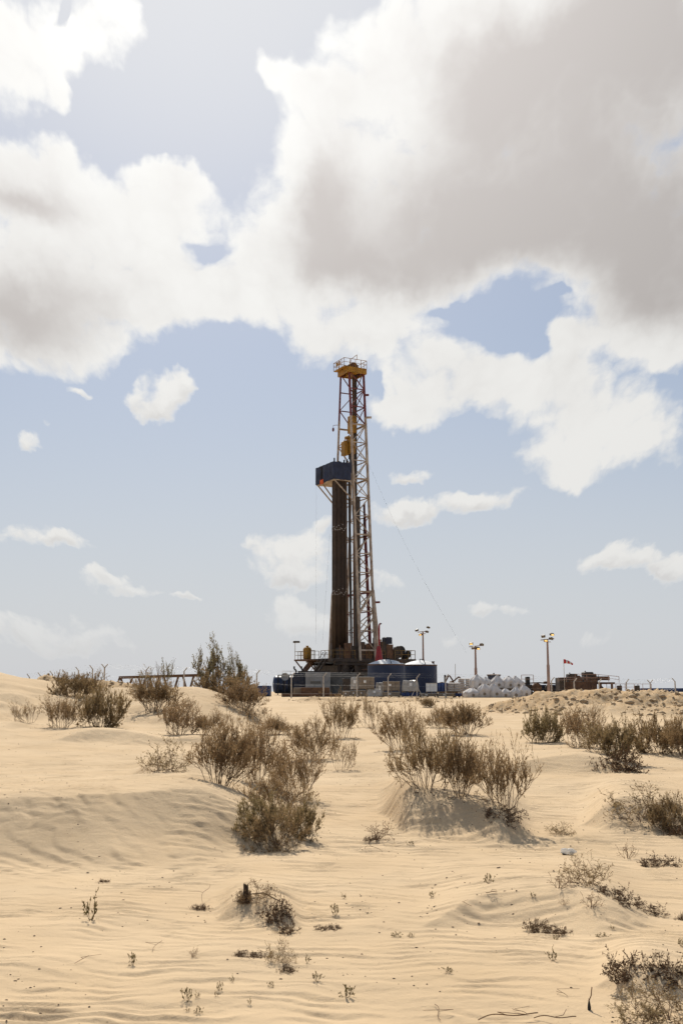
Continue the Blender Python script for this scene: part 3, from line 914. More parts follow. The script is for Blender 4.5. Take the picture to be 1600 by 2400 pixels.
# ------------------------------------------------------------------ mesh building for the drilling site
class MB:
    def __init__(self):
        self.v, self.f = [], []

    def add(self, vs, fs):
        b = len(self.v)
        self.v += [tuple(x) for x in vs]
        self.f += [tuple(b + i for i in q) for q in fs]
        return self

    def box(self, x0, x1, y0, y1, z0, z1):
        return self.add([(x0, y0, z0), (x1, y0, z0), (x1, y1, z0), (x0, y1, z0), (x0, y0, z1), (x1, y0, z1), (x1, y1, z1), (x0, y1, z1)],
                        [(3, 2, 1, 0), (4, 5, 6, 7), (0, 1, 5, 4), (1, 2, 6, 5), (2, 3, 7, 6), (3, 0, 4, 7)])

    def rbox(self, x0, x1, y0, y1, z0, z1, b=0.04):
        """box with chamfered vertical edges and top"""
        ring = lambda i, z: [(x0 + i + b, y0 + i, z), (x1 - i - b, y0 + i, z), (x1 - i, y0 + i + b, z), (x1 - i, y1 - i - b, z),
                             (x1 - i - b, y1 - i, z), (x0 + i + b, y1 - i, z), (x0 + i, y1 - i - b, z), (x0 + i, y0 + i + b, z)]
        vs = ring(0, z0) + ring(0, z1 - b) + ring(b, z1)
        fs = [tuple(range(7, -1, -1)), tuple(range(16, 24))]
        for k in (0, 8):
            fs += [(k + i, k + (i + 1) % 8, k + 8 + (i + 1) % 8, k + 8 + i) for i in range(8)]
        return self.add(vs, fs)

    def bar(self, p, q, w, h=None, n=4):
        p, q = Vector(p), Vector(q)
        h = h or w
        d = (q - p).normalized()
        up = Vector((0, 0, 1)) if abs(d.z) < 0.95 else Vector((0, 1, 0))
        a = d.cross(up).normalized(); c = a.cross(d).normalized()
        if n == 4:
            o = [(-.5, -.5), (.5, -.5), (.5, .5), (-.5, .5)]
            ring = [(a * (i * w) + c * (j * h)) for i, j in o]
        else:
            ring = [(a * math.cos(2 * PI * k / n) + c * math.sin(2 * PI * k / n)) * w * 0.5 for k in range(n)]
        vs = [p + r for r in ring] + [q + r for r in ring]
        fs = [tuple(range(n - 1, -1, -1)), tuple(range(n, 2 * n))] + [(k, (k + 1) % n, n + (k + 1) % n, n + k) for k in range(n)]
        return self.add(vs, fs)

    def tube(self, p, q, dia, n=8):
        return self.bar(p, q, dia, None, n)

    def path(self, pts, dia, n=6):
        for i in range(len(pts) - 1):
            self.bar(pts[i], pts[i + 1], dia, None, n)
        return self

    def lathe(self, prof, n=24, c=(0, 0, 0), axis='z'):
        vs, fs = [], []
        for r, z in prof:
            for k in range(n):
                t = 2 * PI * k / n
                p = (r * math.cos(t), r * math.sin(t), z)
                if axis == 'x': p = (p[2], p[0], p[1])
                if axis == 'y': p = (p[0], p[2], p[1])
                vs.append((p[0] + c[0], p[1] + c[1], p[2] + c[2]))
        m = len(prof)
        for i in range(m - 1):
            for k in range(n):
                fs.append((i * n + k, i * n + (k + 1) % n, (i + 1) * n + (k + 1) % n, (i + 1) * n + k))
        fs.append(tuple(range(n - 1, -1, -1))); fs.append(tuple((m - 1) * n + k for k in range(n)))
        return self.add(vs, fs)

    def railing(self, pts, h=1.1, step=1.6, w=0.05):
        """hand rail, mid rail and posts along a polyline"""
        for i in range(len(pts) - 1):
            p, q = Vector(pts[i]), Vector(pts[i + 1])
            n = max(1, int(round((q - p).length / step)))
            up = Vector((0, 0, h))
            self.bar(p + up, q + up, w); self.bar(p + up * 0.52, q + up * 0.52, w * 0.8)
            for k in range(n + 1):
                a = p.lerp(q, k / n)
                self.bar(a, a + up, w)
        return self

    def mesh(self, name, smooth=False):
        me = bpy.data.meshes.new(name)
        me.from_pydata(self.v, [], self.f)
        if smooth:
            me.polygons.foreach_set('use_smooth', np.ones(len(me.polygons), bool))
        me.update()
        return me

    def build(self, name, m, parent=None, smooth=False):
        return mobj(name, self.mesh(name, smooth), m, parent)


def smooth_by_angle(o, deg=35):
    me = o.data
    me.polygons.foreach_set('use_smooth', np.ones(len(me.polygons), bool))
    me.set_sharp_from_angle(angle=math.radians(deg))
    return o


X_ = lambda px, Y: at(px, 1610, Y).x
Z_ = lambda py, Y: at(800, py, Y).z

M_WHITE = mat('weathered white steel', (0.47, 0.41, 0.34), 0.6, col2=(0.25, 0.185, 0.14), scale=0.9)
M_RED = mat('maroon steel', (0.17, 0.038, 0.038), 0.6, col2=(0.10, 0.026, 0.026), scale=1.5)
M_YEL = mat('rig yellow', (0.36, 0.19, 0.022), 0.55, col2=(0.24, 0.12, 0.014), scale=1.5)
M_DARK = mat('oily brown steel', (0.070, 0.052, 0.040), 0.6, col2=(0.035, 0.028, 0.024), scale=1.5)
M_RUST = mat('rusty brown steel', (0.15, 0.082, 0.046), 0.75, col2=(0.08, 0.044, 0.028), scale=1.8)
M_PIPE = mat('drill pipe steel', (0.095, 0.066, 0.046), 0.5, col2=(0.058, 0.040, 0.030), scale=0.7, metal=0.2)
M_JOINT = mat('bright tool joint', (0.62, 0.58, 0.54), 0.35, metal=0.6, var=0.3)
M_TARP = mat('navy tarpaulin', (0.030, 0.042, 0.085), 0.7, col2=(0.020, 0.026, 0.05), scale=1.0, bump=0.6)
M_BLACK = mat('black rubber', (0.02, 0.02, 0.02), 0.7)
M_ORANGE = mat('orange tarpaulin', (0.60, 0.12, 0.04), 0.7)
M_TANK = mat('blue tank wall', (0.024, 0.038, 0.082), 0.5, col2=(0.018, 0.029, 0.064), scale=0.5)
M_DOME = mat('sun bleached tank roof', (0.58, 0.59, 0.60), 0.7, col2=(0.46, 0.47, 0.48), scale=1.2)
M_GREY = mat('grey container paint', (0.24, 0.25, 0.26), 0.6, col2=(0.18, 0.185, 0.19), scale=0.8)
M_BLUE = mat('blue container paint', (0.035, 0.060, 0.15), 0.55, col2=(0.028, 0.045, 0.11), scale=0.8)
M_DKBL = mat('dark blue cabinet paint', (0.022, 0.028, 0.05), 0.5)
M_DKGR = mat('dirty dark grey panel', (0.12, 0.12, 0.115), 0.7, scale=0.8)
M_WRAP = mat('shrink wrap over cartons', (0.42, 0.40, 0.37), 0.35, col2=(0.27, 0.25, 0.22), scale=2.2, bump=0.8, spec=0.6)
M_CARD = mat('brown carton', (0.27, 0.22, 0.165), 0.85, col2=(0.20, 0.16, 0.12), scale=1.5)
M_SACK = mat('woven white bag', (0.70, 0.66, 0.62), 0.85, col2=(0.58, 0.53, 0.49), scale=1.4, bump=0.5, transl=0.15)
M_WOOD = mat('pallet wood', (0.26, 0.18, 0.10), 0.9, scale=3.0)
M_DRUM = mat('blue plastic drum', (0.045, 0.075, 0.20), 0.45)
M_PAPER = mat('white label paper', (0.75, 0.75, 0.73), 0.7, var=0.05)
M_POST = mat('galvanised post', (0.50, 0.46, 0.40), 0.6, col2=(0.33, 0.29, 0.25), scale=3.0)
M_POLE = mat('lamp pole paint', (0.38, 0.25, 0.19), 0.6, col2=(0.28, 0.18, 0.14), scale=0.8)
M_LAMP = mat('flood light housing', (0.10, 0.075, 0.05), 0.5)
M_LIT = mat('lit flood light', (0.9, 0.8, 0.5), 0.4, emit=((1.0, 0.55, 0.12), 1.0))
M_GLASS = mat('unlit lamp glass', (0.18, 0.15, 0.11), 0.15, spec=0.6)
M_RAIL = mat('grimy yellow railing', (0.26, 0.17, 0.05), 0.6, col2=(0.13, 0.085, 0.04), scale=2.0)
M_SREDP = mat('bright red paint', (0.30, 0.03, 0.035), 0.5)
M_SOCKR = mat('wind sock red', (0.62, 0.03, 0.045), 0.8, var=0.15, transl=0.3)
M_SOCKW = mat('wind sock white', (0.80, 0.78, 0.76), 0.8, var=0.1, transl=0.3)
M_STEEL = mat('galvanised cable', (0.30, 0.30, 0.30), 0.5, metal=0.5)

# ------------------------------------------------------------------ drilling rig
RY = 160.0
RIG = Vector((X_(826, RY), RY, 0.0))
RIG.z = PAD
ROT = math.radians(27.5)
rig = thing('drilling_rig', 'tall land drilling rig with red and white lattice mast and blue windwall', 'drilling rig', RIG, ROT)
ZF = 5.0                                           # drill floor above the pad
ZT = 49.3                                          # top of the mast


def loc_of(a, b, z):
    return RIG + Vector((a * math.cos(ROT) - b * math.sin(ROT), a * math.sin(ROT) + b * math.cos(ROT), z))


def wz(z):                                         # width across the open face
    return 9.4 + (2.7 - 9.4) * (z - ZF) / (ZT - ZF)


HA = 1.25
ZRED = 41.6


def leg_pt(k, z):
    a = -HA if k in ('A', 'B') else HA
    b = wz(z) / 2 * (1 if k in ('A', 'D') else -1)
    return Vector((a, b, z))


for k in 'ABCD':
    w = 0.30 if k in 'BC' else 0.24
    MB().bar(leg_pt(k, ZF - 0.3), leg_pt(k, ZRED), w).build('mast_leg', M_WHITE, rig)
    MB().bar(leg_pt(k, ZRED + 0.01), leg_pt(k, ZT), w * 0.9).build('mast_leg', M_RED, rig)['label'] = 'red upper mast leg'
levels = [ZF + 1.2 + i * (ZT - ZF - 1.6) / 15.0 for i in range(16)]
_gi = 0
for i, z in enumerate(levels):
    red = z > ZRED - 0.2
    for f, (k1, k2) in enumerate((('B', 'C'), ('A', 'D'), ('D', 'C'))):
        thickg = 0.24 if (i % 3 == 0) else 0.14
        m = M_RED if red or (f == 2 and z < 16) else M_WHITE
        MB().bar(leg_pt(k1, z), leg_pt(k2, z), thickg, thickg).build('girt', m, rig)
        if i < len(levels) - 1:
            z2 = levels[i + 1]
            m2 = M_RED if z > ZRED - 1.5 or (f == 1 and z < 20) else M_WHITE
            if f == 2:
                MB().bar(leg_pt('D', z), leg_pt('C', z2), 0.10).build('brace', m2, rig)
                MB().bar(leg_pt('C', z), leg_pt('D', z2), 0.10).build('brace', m2, rig)
            else:
                a_, b_ = (k1, k2) if i % 2 else (k2, k1)
                MB().bar(leg_pt(a_, z), leg_pt(b_, z2), 0.12).build('brace', m2, rig)
# stub brackets where the mast sections join
for z, m, k, dx in ((ZRED, M_WHITE, 'C', 1.1), (45.2, M_RED, 'C', 0.8), (13.2, M_RED, 'C', 1.2), (7.6, M_WHITE, 'C', 1.2)):
    p = leg_pt(k, z)
    MB().bar(p, p + Vector((dx * 0.8, -dx * 0.3, 0.05)), 0.28).build('bracket', m, rig)
# A-frame legs that flank the mast foot
for k, sgn in (('A', 1), ('C', -1), ('B', -1), ('D', 1)):
    top = leg_pt(k, 15.0)
    foot = leg_pt(k, ZF) + Vector((0.5, 0.3 * sgn, 0) if k in 'CD' else (-0.1, 0.15 * sgn, 0))
    MB().bar(foot, top, 0.40 if k in 'AC' else 0.3).build('a_frame_leg', M_WHITE, rig)
MB().bar(leg_pt('C', 14.9), leg_pt('B', 11.4), 0.3).build('a_frame_brace', M_WHITE, rig)
MB().bar(leg_pt('C', 11.0), leg_pt('B', 8.0), 0.2).build('a_frame_brace', M_WHITE, rig)
# guide rail, stand pipes, hose, raising cylinder, ladder, cables
MB().box(0.25, 0.70, -0.25, 0.25, ZF, ZT - 0.5).build('guide_rail', M_DARK, rig)
MB().box(0.20, 0.24, -0.20, 0.20, ZF, ZT - 0.5).build('guide_rail_face', M_RUST, rig)
MB().tube((-1.55, -wz(12) / 2 + 1.4, ZF), (-1.45, -wz(32) / 2 + 0.9, 33.0), 0.26).build('standpipe', M_DARK, rig)
MB().tube((-1.5, -wz(12) / 2 + 2.0, ZF), (-1.4, -wz(32) / 2 + 1.3, 33.0), 0.16).build('standpipe', M_DARK, rig)
for db, dz in ((0.5, 26.5), (0.8, 28.0), (1.15, 26.0)):
    MB().tube((0.9, -wz(ZF) / 2 + db, ZF), (0.7, -wz(26) / 2 + db * 0.7, dz), 0.20).build('service_pipe', M_RED, rig)
MB().box(-0.9, -0.3, -wz(20) / 2 + 0.5, -wz(20) / 2 + 1.25, ZF, 29.0).build('cable_tray', M_DARK, rig)
hose = [Vector((-0.9, -2.0, 33.0)), Vector((-1.2, -2.3, 27)), Vector((-1.0, -2.6, 22.5)), Vector((-0.3, -2.8, 20.6)), Vector((0.3, -2.9, 22)), Vector((0.5, -2.8, 25.5)), Vector((0.5, -2.6, 28))]
MB().path(hose, 0.16).build('kelly_hose', M_BLACK, rig)
cyl = MB().tube((1.0, -2.4, 20.5), (1.0, -2.25, 24.0), 0.42); cyl.tube((1.0, -2.6, 16.5), (1.0, -2.1, 28.5), 0.16)
cyl.build('counterweight', M_WHITE, rig)
lad = MB()
for s in (0.0, 0.42):
    lad.bar((HA - 0.3, 0.35 + s, 32), (HA - 0.3, 0.35 + s, ZT - 1), 0.05)
for i in range(34):
    lad.bar((HA - 0.3, 0.35, 32 + i * 0.44), (HA - 0.3, 0.77, 32 + i * 0.44), 0.035)
lad.build('ladder', M_DARK, rig)
for k in range(6):
    MB().tube((-0.25 + 0.1 * k, 0.05 + 0.12 * (k % 3), 42.3), (-0.25 + 0.1 * k, 0.1 + 0.12 * (k % 3), ZT), 0.035, 4).build('hoist_line', M_STEEL, rig)
MB().tube((1.0, -1.0, 30), (1.0, -0.9, ZT), 0.03, 4).build('hoist_line', M_STEEL, rig)
# small crane hook on the left leg at the colour change
hk = MB().bar(leg_pt('A', 41.0), leg_pt('A', 41.0) + Vector((-0.6, 0.8, 0.05)), 0.06)
q = leg_pt('A', 41.0) + Vector((-0.6, 0.8, 0))
hk.lathe([(0.02, -1.0), (0.18, -0.75), (0.16, -0.45), (0.04, -0.3)], 8, q); hk.bar(q, q + Vector((0, 0, -0.35)), 0.04)
hk.build('sheave_hook', M_RED, rig)
# crown
crown = MB().box(-HA - 0.35, HA + 0.35, -1.75, 1.75, ZT, ZT + 0.12)
crown.box(-HA - 0.35, HA + 0.35, -1.78, -1.58, ZT - 0.75, ZT + 0.1); crown.box(-HA - 0.35, HA + 0.35, 1.58, 1.78, ZT - 0.75, ZT + 0.1)
crown.box(-HA - 0.40, -HA - 0.2, -1.58, 1.58, ZT - 0.75, ZT + 0.1); crown.box(HA + 0.2, HA + 0.40, -1.58, 1.58, ZT - 0.75, ZT + 0.1)
crown.box(-0.5, 0.5, -1.5, 1.5, ZT - 0.6, ZT)
crown_o = crown.build('crown_beam', M_YEL, rig)
MB().box(-HA - 1.05, -HA - 0.45, -1.75, 1.75, ZT + 0.0, ZT + 0.12).build('crown_walkway', M_YEL, crown_o)
MB().railing([(-HA - 1.05, -1.75, ZT + 0.12), (-HA - 1.05, 1.75, ZT + 0.12), (HA + 0.35, 1.75, ZT + 0.12), (HA + 0.35, -1.75, ZT + 0.12), (-HA - 1.05, -1.75, ZT + 0.12)], 1.25, 1.0, 0.06).build('crown_railing', M_YEL, crown_o)
for s in (0.4, 1.1):
    MB().box(-HA - 1.11, -HA - 1.07, -0.9 + s, -0.4 + s, ZT + 0.5, ZT + 1.2).build('sign_plate', M_YEL, crown_o)
for k in range(4):
    MB().lathe([(0.25, -0.06), (0.72, -0.08), (0.72, 0.08), (0.25, 0.06)], 18, (0.0, -0.5 + 0.3 * k, ZT + 0.55), 'y').build('crown_sheave', M_RUST, crown_o)
MB().lathe([(0.8, -0.1), (0.8, 0.1), (0.3, 0.12)], 18, (0.7, 0.3, ZT + 0.5), 'x').build('crown_sheave', M_RUST, crown_o)
gp = MB().bar((-0.3, 0.6, ZT + 0.1), (0.0, 0.3, ZT + 2.0), 0.07); gp.bar((0.0, 0.3, ZT + 2.0), (0.1, -1.4, ZT + 2.25), 0.06); gp.bar((0.1, -1.4, ZT + 2.25), (0.1, -1.4, ZT + 1.4), 0.06)
gp.build('gin_pole', M_YEL, crown_o)

# racking board with its tarpaulin windwalls
MZ0, MZ1 = 31.4, 34.0
BA0, BA1, BB0, BB1 = -4.77, -1.75, -2.95, 2.97
mb_o = MB().box(BA0 + 0.1, BA1, BB0 + 0.1, BB1 - 0.1, MZ0 - 0.14, MZ0).build('racking_board', M_WHITE, rig)


def tarp(p, q, n, z0, z1, m, seed):
    """hanging tarpaulin panel between two corners, with vertical folds and thickness"""
    p, q = Vector(p), Vector(q)
    R = random.Random(seed)
    d = (q - p); nrm = Vector((d.y, -d.x, 0)).normalized()
    vs, fs = [], []
    K = n * 4
    for i in range(K + 1):
        t = i / K
        off = 0.035 * math.sin(t * n * 2 * PI) + R.uniform(-0.02, 0.02)
        for z, s in ((z0 + R.uniform(-0.03, 0.03), 1.2), ((z0 + z1) / 2, 1.0), (z1 + 0.02 * math.sin(t * 9), 0.4)):
            for side in (0.0, 0.03):
                c = p + d * t + nrm * (off * s + side)
                vs.append((c.x, c.y, z))
    for i in range(K):
        b0, b1 = i * 6, (i + 1) * 6
        for r in (0, 2):
            fs.append((b0 + r, b1 + r, b1 + r + 2, b0 + r + 2)); fs.append((b0 + r + 3, b1 + r + 3, b1 + r + 1, b0 + r + 1))
        fs.append((b0 + 4, b1 + 4, b1 + 5, b0 + 5)); fs.append((b0 + 1, b1 + 1, b1, b0))
    fs.append((0, 1, 3, 2)); fs.append((2, 3, 5, 4)); e = K * 6
    fs.append((e + 2, e + 3, e + 1, e)); fs.append((e + 4, e + 5, e + 3, e + 2))
    return MB().add(vs, fs)


for i, (b0, b1, m) in enumerate(((BB0, -1.2, M_TARP), (-1.17, 0.6, M_TARP), (0.63, 1.1, M_BLACK), (1.13, BB1, M_TARP))):
    tarp((BA0, b0, 0), (BA0, b1, 0), 4, MZ0 - 0.05, MZ1, m, i).build('windwall_panel', m, mb_o)
tarp((BA1, BB0, 0), (BA0, BB0, 0), 3, MZ0 - 0.02, MZ1, M_TARP, 9).build('windwall_panel', M_TARP, mb_o)
tarp((BA0, BB1, 0), (BA1, BB1, 0), 3, MZ0 - 0.02, MZ1, M_TARP, 10).build('windwall_panel', M_TARP, mb_o)
tarp((BA0 - 0.08, 0.2, 0), (BA0 - 0.08, 1.3, 0), 3, MZ0 - 0.25, MZ0 + 0.45, M_ORANGE, 11).build('loose_tarpaulin', M_ORANGE, mb_o)
for (p, q) in (((BA0 + 0.3, BB0 + 0.2, MZ0 - 0.1), (-HA, -wz(28) / 2, 28.2)), ((BA0 + 0.3, BB1 - 0.2, MZ0 - 0.1), (-HA, wz(28) / 2, 28.2)), ((BA0 + 0.2, 1.0, MZ0 - 0.1), (-2.4, 0.8, 28.6))):
    MB().bar(p, q, 0.16).build('board_brace', M_WHITE, mb_o)
for k, (a, b, h) in enumerate(((-4.2, -2.2, 0.9), (-3.6, -2.4, 0.35), (-3.2, -2.0, 0.4), (-2.6, -2.3, 0.7), (-2.2, -2.5, 0.8), (-2.0, -2.0, 0.5), (-4.5, -1.6, 0.2))):
    MB().box(a - 0.08, a + 0.08, b - 0.08, b + 0.08, MZ0, MZ1 + h * 0.8).build('racking_finger', M_BLACK, mb_o)

# drill floor and substructure
deck = MB().box(-5.6, 8.2, -4.6, 4.3, ZF - 0.5, ZF).build('drill_floor', M_DARK, rig)
MB().railing([(-5.5, -0.5, ZF), (-5.5, -4.5, ZF), (-2.0, -4.5, ZF)], 1.15, 1.4, 0.07).build('floor_railing', M_RAIL, deck)
MB().railing([(-1.0, -4.5, ZF), (3.0, -4.5, ZF)], 1.15, 1.4, 0.07).build('floor_railing', M_RAIL, deck)
MB().railing([(4.6, -4.5, ZF), (8.1, -4.5, ZF), (8.1, 4.2, ZF)], 1.25, 1.3, 0.07).build('floor_railing', M_RAIL, deck)
MB().railing([(-5.5, 4.2, ZF), (-5.5, 1.5, ZF)], 1.25, 1.3, 0.07).build('floor_railing', M_RAIL, deck)
for b in (-4.2, 3.9):
    sb = MB().box(-5.2, 7.8, b - 0.2, b + 0.2, ZF - 0.95, ZF - 0.52); sb.box(-6.0, 8.4, b - 0.3, b + 0.3, 0.0, 0.6)
    sb.build('floor_girder', M_DARK, rig)
    for a0, a1 in ((-4.6, -3.6), (-1.4, -1.8), (1.8, 2.4), (5.2, 4.6), (7.4, 7.0)):
        MB().bar((a0, b, 0.6), (a1, b, ZF - 0.95), 0.5).build('substructure_leg', M_DARK, rig)
    for a0, a1 in ((-4.4, -1.8), (2.0, 4.8)):
        MB().bar((a0, b, 0.7), (a1, b, ZF - 1.0), 0.22).build('substructure_brace', M_DARK, rig)
MB().lathe([(0.7, 0.3), (0.7, 1.2), (1.0, 1.25), (1.0, 1.5), (0.55, 1.6), (0.55, 2.6), (0.9, 2.65), (0.9, 3.3), (0.4, 3.4), (0.4, ZF - 0.6)], 14, (0.2, 0, 0)).build('blowout_preventer', M_RUST, rig)
MB().box(-3.4, 5.2, -3.7, 3.2, ZF - 2.2, ZF - 0.97).build('floor_beam_box', M_DARK, rig)
MB().box(-4.6, -2.8, -4.0, 3.6, 0.62, ZF - 1.0).build('setback_box', M_DARK, rig)
MB().box(2.6, 6.6, -3.9, 3.4, 0.62, ZF - 1.5).build('engine_box', M_DARK, rig)
for a0, a1, hh, mm in ((-5.0, -3.9, 1.5, M_DARK), (-3.7, -2.6, 2.2, M_RUST), (-2.5, -1.4, 1.8, M_DARK), (-1.35, -0.3, 2.4, M_DARK), (-0.2, 0.9, 2.0, M_RUST), (1.0, 2.1, 3.0, M_DARK), (2.15, 3.2, 2.5, M_DARK), (3.3, 4.4, 2.1, M_RUST), (4.5, 5.4, 1.7, M_DARK)):
    MB().box(a0, a1, -4.42, -4.34, ZF + 0.02, ZF + hh).build('floor_screen', mm, rig)
MB().box(0.8, 4.4, -4.0, -3.0, 0.6, ZF - 2.2).build('control_cabinet', M_DARK, rig)
MB().box(-0.4, 0.5, -4.1, -3.4, 0.3, 2.6).build('control_cabinet', M_DKGR, rig)
MB().tube((-1.0, -4.75, ZF - 1.6), (6.5, -4.75, ZF - 1.5), 0.22).build('flow_line', M_RUST, rig)
# stairs and pipe ramp on the left
rp = MB()
rp.add([(-5.6, 1.2, ZF), (-5.6, 2.8, ZF), (-9.6, 2.8, 0.4), (-9.6, 1.2, 0.4), (-5.6, 1.2, ZF - 0.4), (-5.6, 2.8, ZF - 0.4), (-9.6, 2.8, 0.0), (-9.6, 1.2, 0.0)],
       [(0, 1, 2, 3), (7, 6, 5, 4), (0, 3, 7, 4), (1, 5, 6, 2), (3, 2, 6, 7), (0, 4, 5, 1)])
rp.build('pipe_ramp', M_RUST, rig)
st = MB()
for b in (-2.6, -1.5):
    st.bar((-5.6, b, ZF - 0.15), (-9.0, b, 0.2), 0.12, 0.30)
    st.bar((-5.6, b, ZF + 0.95), (-9.0, b, 1.3), 0.06)
    for t in np.linspace(0, 1, 6):
        st.bar((-5.6 - 3.4 * t, b, ZF - 0.1 - 4.7 * t), (-5.6 - 3.4 * t, b, ZF + 0.95 - 4.65 * t), 0.05)
for i in range(14):
    t = (i + 0.5) / 14
    st.box(-5.75 - 3.4 * t, -5.5 - 3.4 * t, -2.55, -1.55, ZF - 0.2 - 4.7 * t, ZF - 0.15 - 4.7 * t)
st.build('stair', M_DARK, rig)
# outrigger platform at the left end
MB().box(-7.6, -5.62, -0.4, 4.2, ZF - 0.3, ZF - 0.05).build('side_platform', M_RUST, rig)
MB().railing([(-5.7, 4.1, ZF - 0.05), (-7.5, 4.1, ZF - 0.05), (-7.5, -0.3, ZF - 0.05), (-5.7, -0.3, ZF - 0.05)], 1.15, 1.2, 0.06).build('side_railing', M_RAIL, rig)
for b in (0.0, 4.0):
    MB().bar((-7.4, b, ZF - 0.3), (-5.4, b, ZF - 2.6), 0.16).build('platform_strut', M_RUST, rig)
# equipment on the floor that is bolted to it
MB().lathe([(0.5, 0), (0.62, 0.15), (0.62, 1.5), (0.45, 1.75), (0.2, 1.8), (0.2, 2.0)], 14, (-6.4, 2.2, ZF - 0.05)).build('yellow_winch_housing', M_YEL, rig)
dw = MB().box(2.6, 5.2, -2.6, 2.6, ZF, ZF + 2.0); dw.box(2.9, 4.9, -2.2, 2.2, ZF + 2.0, ZF + 2.4)
dw.lathe([(0.9, -1.4), (0.9, -1.2), (0.5, -1.2), (0.5, 1.2), (0.9, 1.2), (0.9, 1.4)], 16, (5.4, -2.8, ZF + 1.0), 'y')
dw.build('drawworks', M_DARK, rig)
MB().rbox(5.6, 7.0, -1.6, 1.4, ZF, ZF + 1.5, 0.15).build('engine_housing', M_DARK, rig)
MB().rbox(3.4, 4.6, -3.9, -2.8, ZF + 2.2, ZF + 3.2, 0.1).build('motor_cover', M_DKBL, rig)
MB().lathe([(0.2, -0.25), (0.75, -0.2), (0.75, 0.2), (0.2, 0.25)], 16, (6.0, -3.8, ZF + 1.2), 'y').build('cable_drum', M_BLACK, rig)
MB().lathe([(0.45, -0.08), (0.55, 0.0), (0.45, 0.08)], 16, (7.0, -4.3, ZF + 0.7), 'y').build('hose_coil', M_BLACK, rig)
MB().box(-3.6, -1.4, -4.0, -3.4, ZF, ZF + 1.3).build('control_console', M_RUST, rig)
MB().box(-0.2, 1.4, -4.3, -3.5, ZF, ZF + 2.0).build('control_console', M_RUST, rig)['label'] = 'taller rusty console'
MB().box(1.6, 2.4, -4.2, -3.4, ZF, ZF + 1.6).build('driller_console', M_RED, rig)
for (a, b, h, m) in ((7.4, -3.2, 0.9, M_YEL), (6.6, -3.6, 0.8, M_BLACK)):
    MB().lathe([(0.32, 0), (0.34, 0.1), (0.34, h), (0.28, h + 0.05)], 12, (a, b, ZF)).build('drum', m, rig)
for a, b, h in ((-2.4, -4.3, 2.6), (-0.6, -4.35, 2.2), (1.2, -4.4, 3.2), (2.5, -4.4, 2.4), (-4.4, -4.4, 1.9)):
    MB().bar((a, b, ZF), (a, b, ZF + h), 0.16).build('floor_post', M_RUST, rig)
# guy lines
for (p, q) in (((HA, -1.5, 36.0), None),):
    a = loc_of(*p); b = at(1092, 1530, 150)
    pts = [a.lerp(b, t) - Vector((0, 0, 1.6 * math.sin(PI * t))) for t in np.linspace(0, 1, 14)]
    inv = rig.matrix_basis.inverted()
    MB().path([inv @ v for v in pts], 0.012, 4).build('guy_line', M_STEEL, rig)
for (t0, px, py) in (((-4.7, 2.8, 31.3), 740, 1512), ((-2.2, 3.2, 24.0), 756, 1505)):
    a = loc_of(*t0); b = at(px, py, 158)
    MB().path([inv @ a, inv @ a.lerp(b, 0.5), inv @ b], 0.012, 4).build('guy_line', M_STEEL, rig)

# racked drill pipe, travelling block, top drive: hung in or standing on the rig
pm = MB().lathe([(0.060, ZF - 0.3), (0.060, 14.4), (0.085, 14.5), (0.085, 15.0), (0.060, 15.1), (0.060, 23.9), (0.085, 24.0), (0.085, 24.5), (0.060, 24.6), (0.060, 33.0), (0.085, 33.1), (0.085, 33.5)], 8).mesh('drill_pipe', True)
pj = MB().lathe([(0.088, 14.55), (0.088, 14.63)], 8); pj.lathe([(0.088, 24.06), (0.088, 24.14)], 8)
pjm = pj.mesh('pipe_collar')
pjm.materials.append(M_JOINT)
pms = []
for nm, col in (('drill pipe steel', None), ('lighter drill pipe steel', (0.15, 0.105, 0.072)), ('dark drill pipe steel', (0.062, 0.042, 0.030))):
    q_ = pm.copy(); q_.materials.append(M_PIPE if col is None else mat(nm, col, 0.5, col2=tuple(c * 0.6 for c in col), scale=0.7, metal=0.2)); pms.append(q_)
rr = random.Random(3)
for i in range(12):
    for j in range(6):
        if j > 1 and 0 < i < 11:
            continue
        p = loc_of(-4.2 + 0.172 * i, -2.6 + 0.20 * j, rr.uniform(-0.6, 0.75))
        o = thing('drill_pipe', 'brown steel drill pipe stand racked upright under the blue windwall', 'drill pipe', (p.x, p.y, p.z), 0, 'racked drill pipe stands')
        mobj('pipe', pms[rr.choice((0, 0, 1, 2))], None, o); mobj('collar', pjm, None, o)

tb = thing('travelling_block', 'round yellow travelling block hanging on lines high in the mast', 'travelling block', loc_of(-0.1, -0.1, 39.6), ROT)
MB().lathe([(0.35, -0.30), (0.98, -0.26), (0.98, 0.26), (0.35, 0.30)], 22, (0, 0, 1.4), 'x').build('sheave_guard', M_YEL, tb)
bb = MB().rbox(-0.45, 0.45, -0.7, 0.7, -0.2, 1.1, 0.1); bb.rbox(-0.5, 0.5, -0.55, 0.55, 1.7, 2.5, 0.1)
bb.build('block_body', M_YEL, tb)
MB().box(-0.16, 0.16, -0.2, 0.2, -1.1, -0.2).build('hook', M_WHITE, tb)
td = thing('top_drive', 'yellow boxy top drive below the travelling block in the mast', 'top drive', loc_of(-0.3, -0.2, 35.8), ROT)
MB().rbox(-0.6, 0.35, -0.9, 0.7, 0.2, 2.6, 0.12).build('motor_housing', M_YEL, td)
MB().rbox(-1.3, -0.65, -0.4, 0.9, 0.0, 2.2, 0.10).build('gear_box', M_YEL, td)
MB().lathe([(0.25, -2.6), (0.25, -0.6), (0.4, -0.5), (0.4, 0.15)], 12).build('quill', M_DARK, td)
MB().rbox(-0.9, -0.2, -0.3, 0.5, 2.6, 3.0, 0.06).build('junction_box', M_YEL, td)
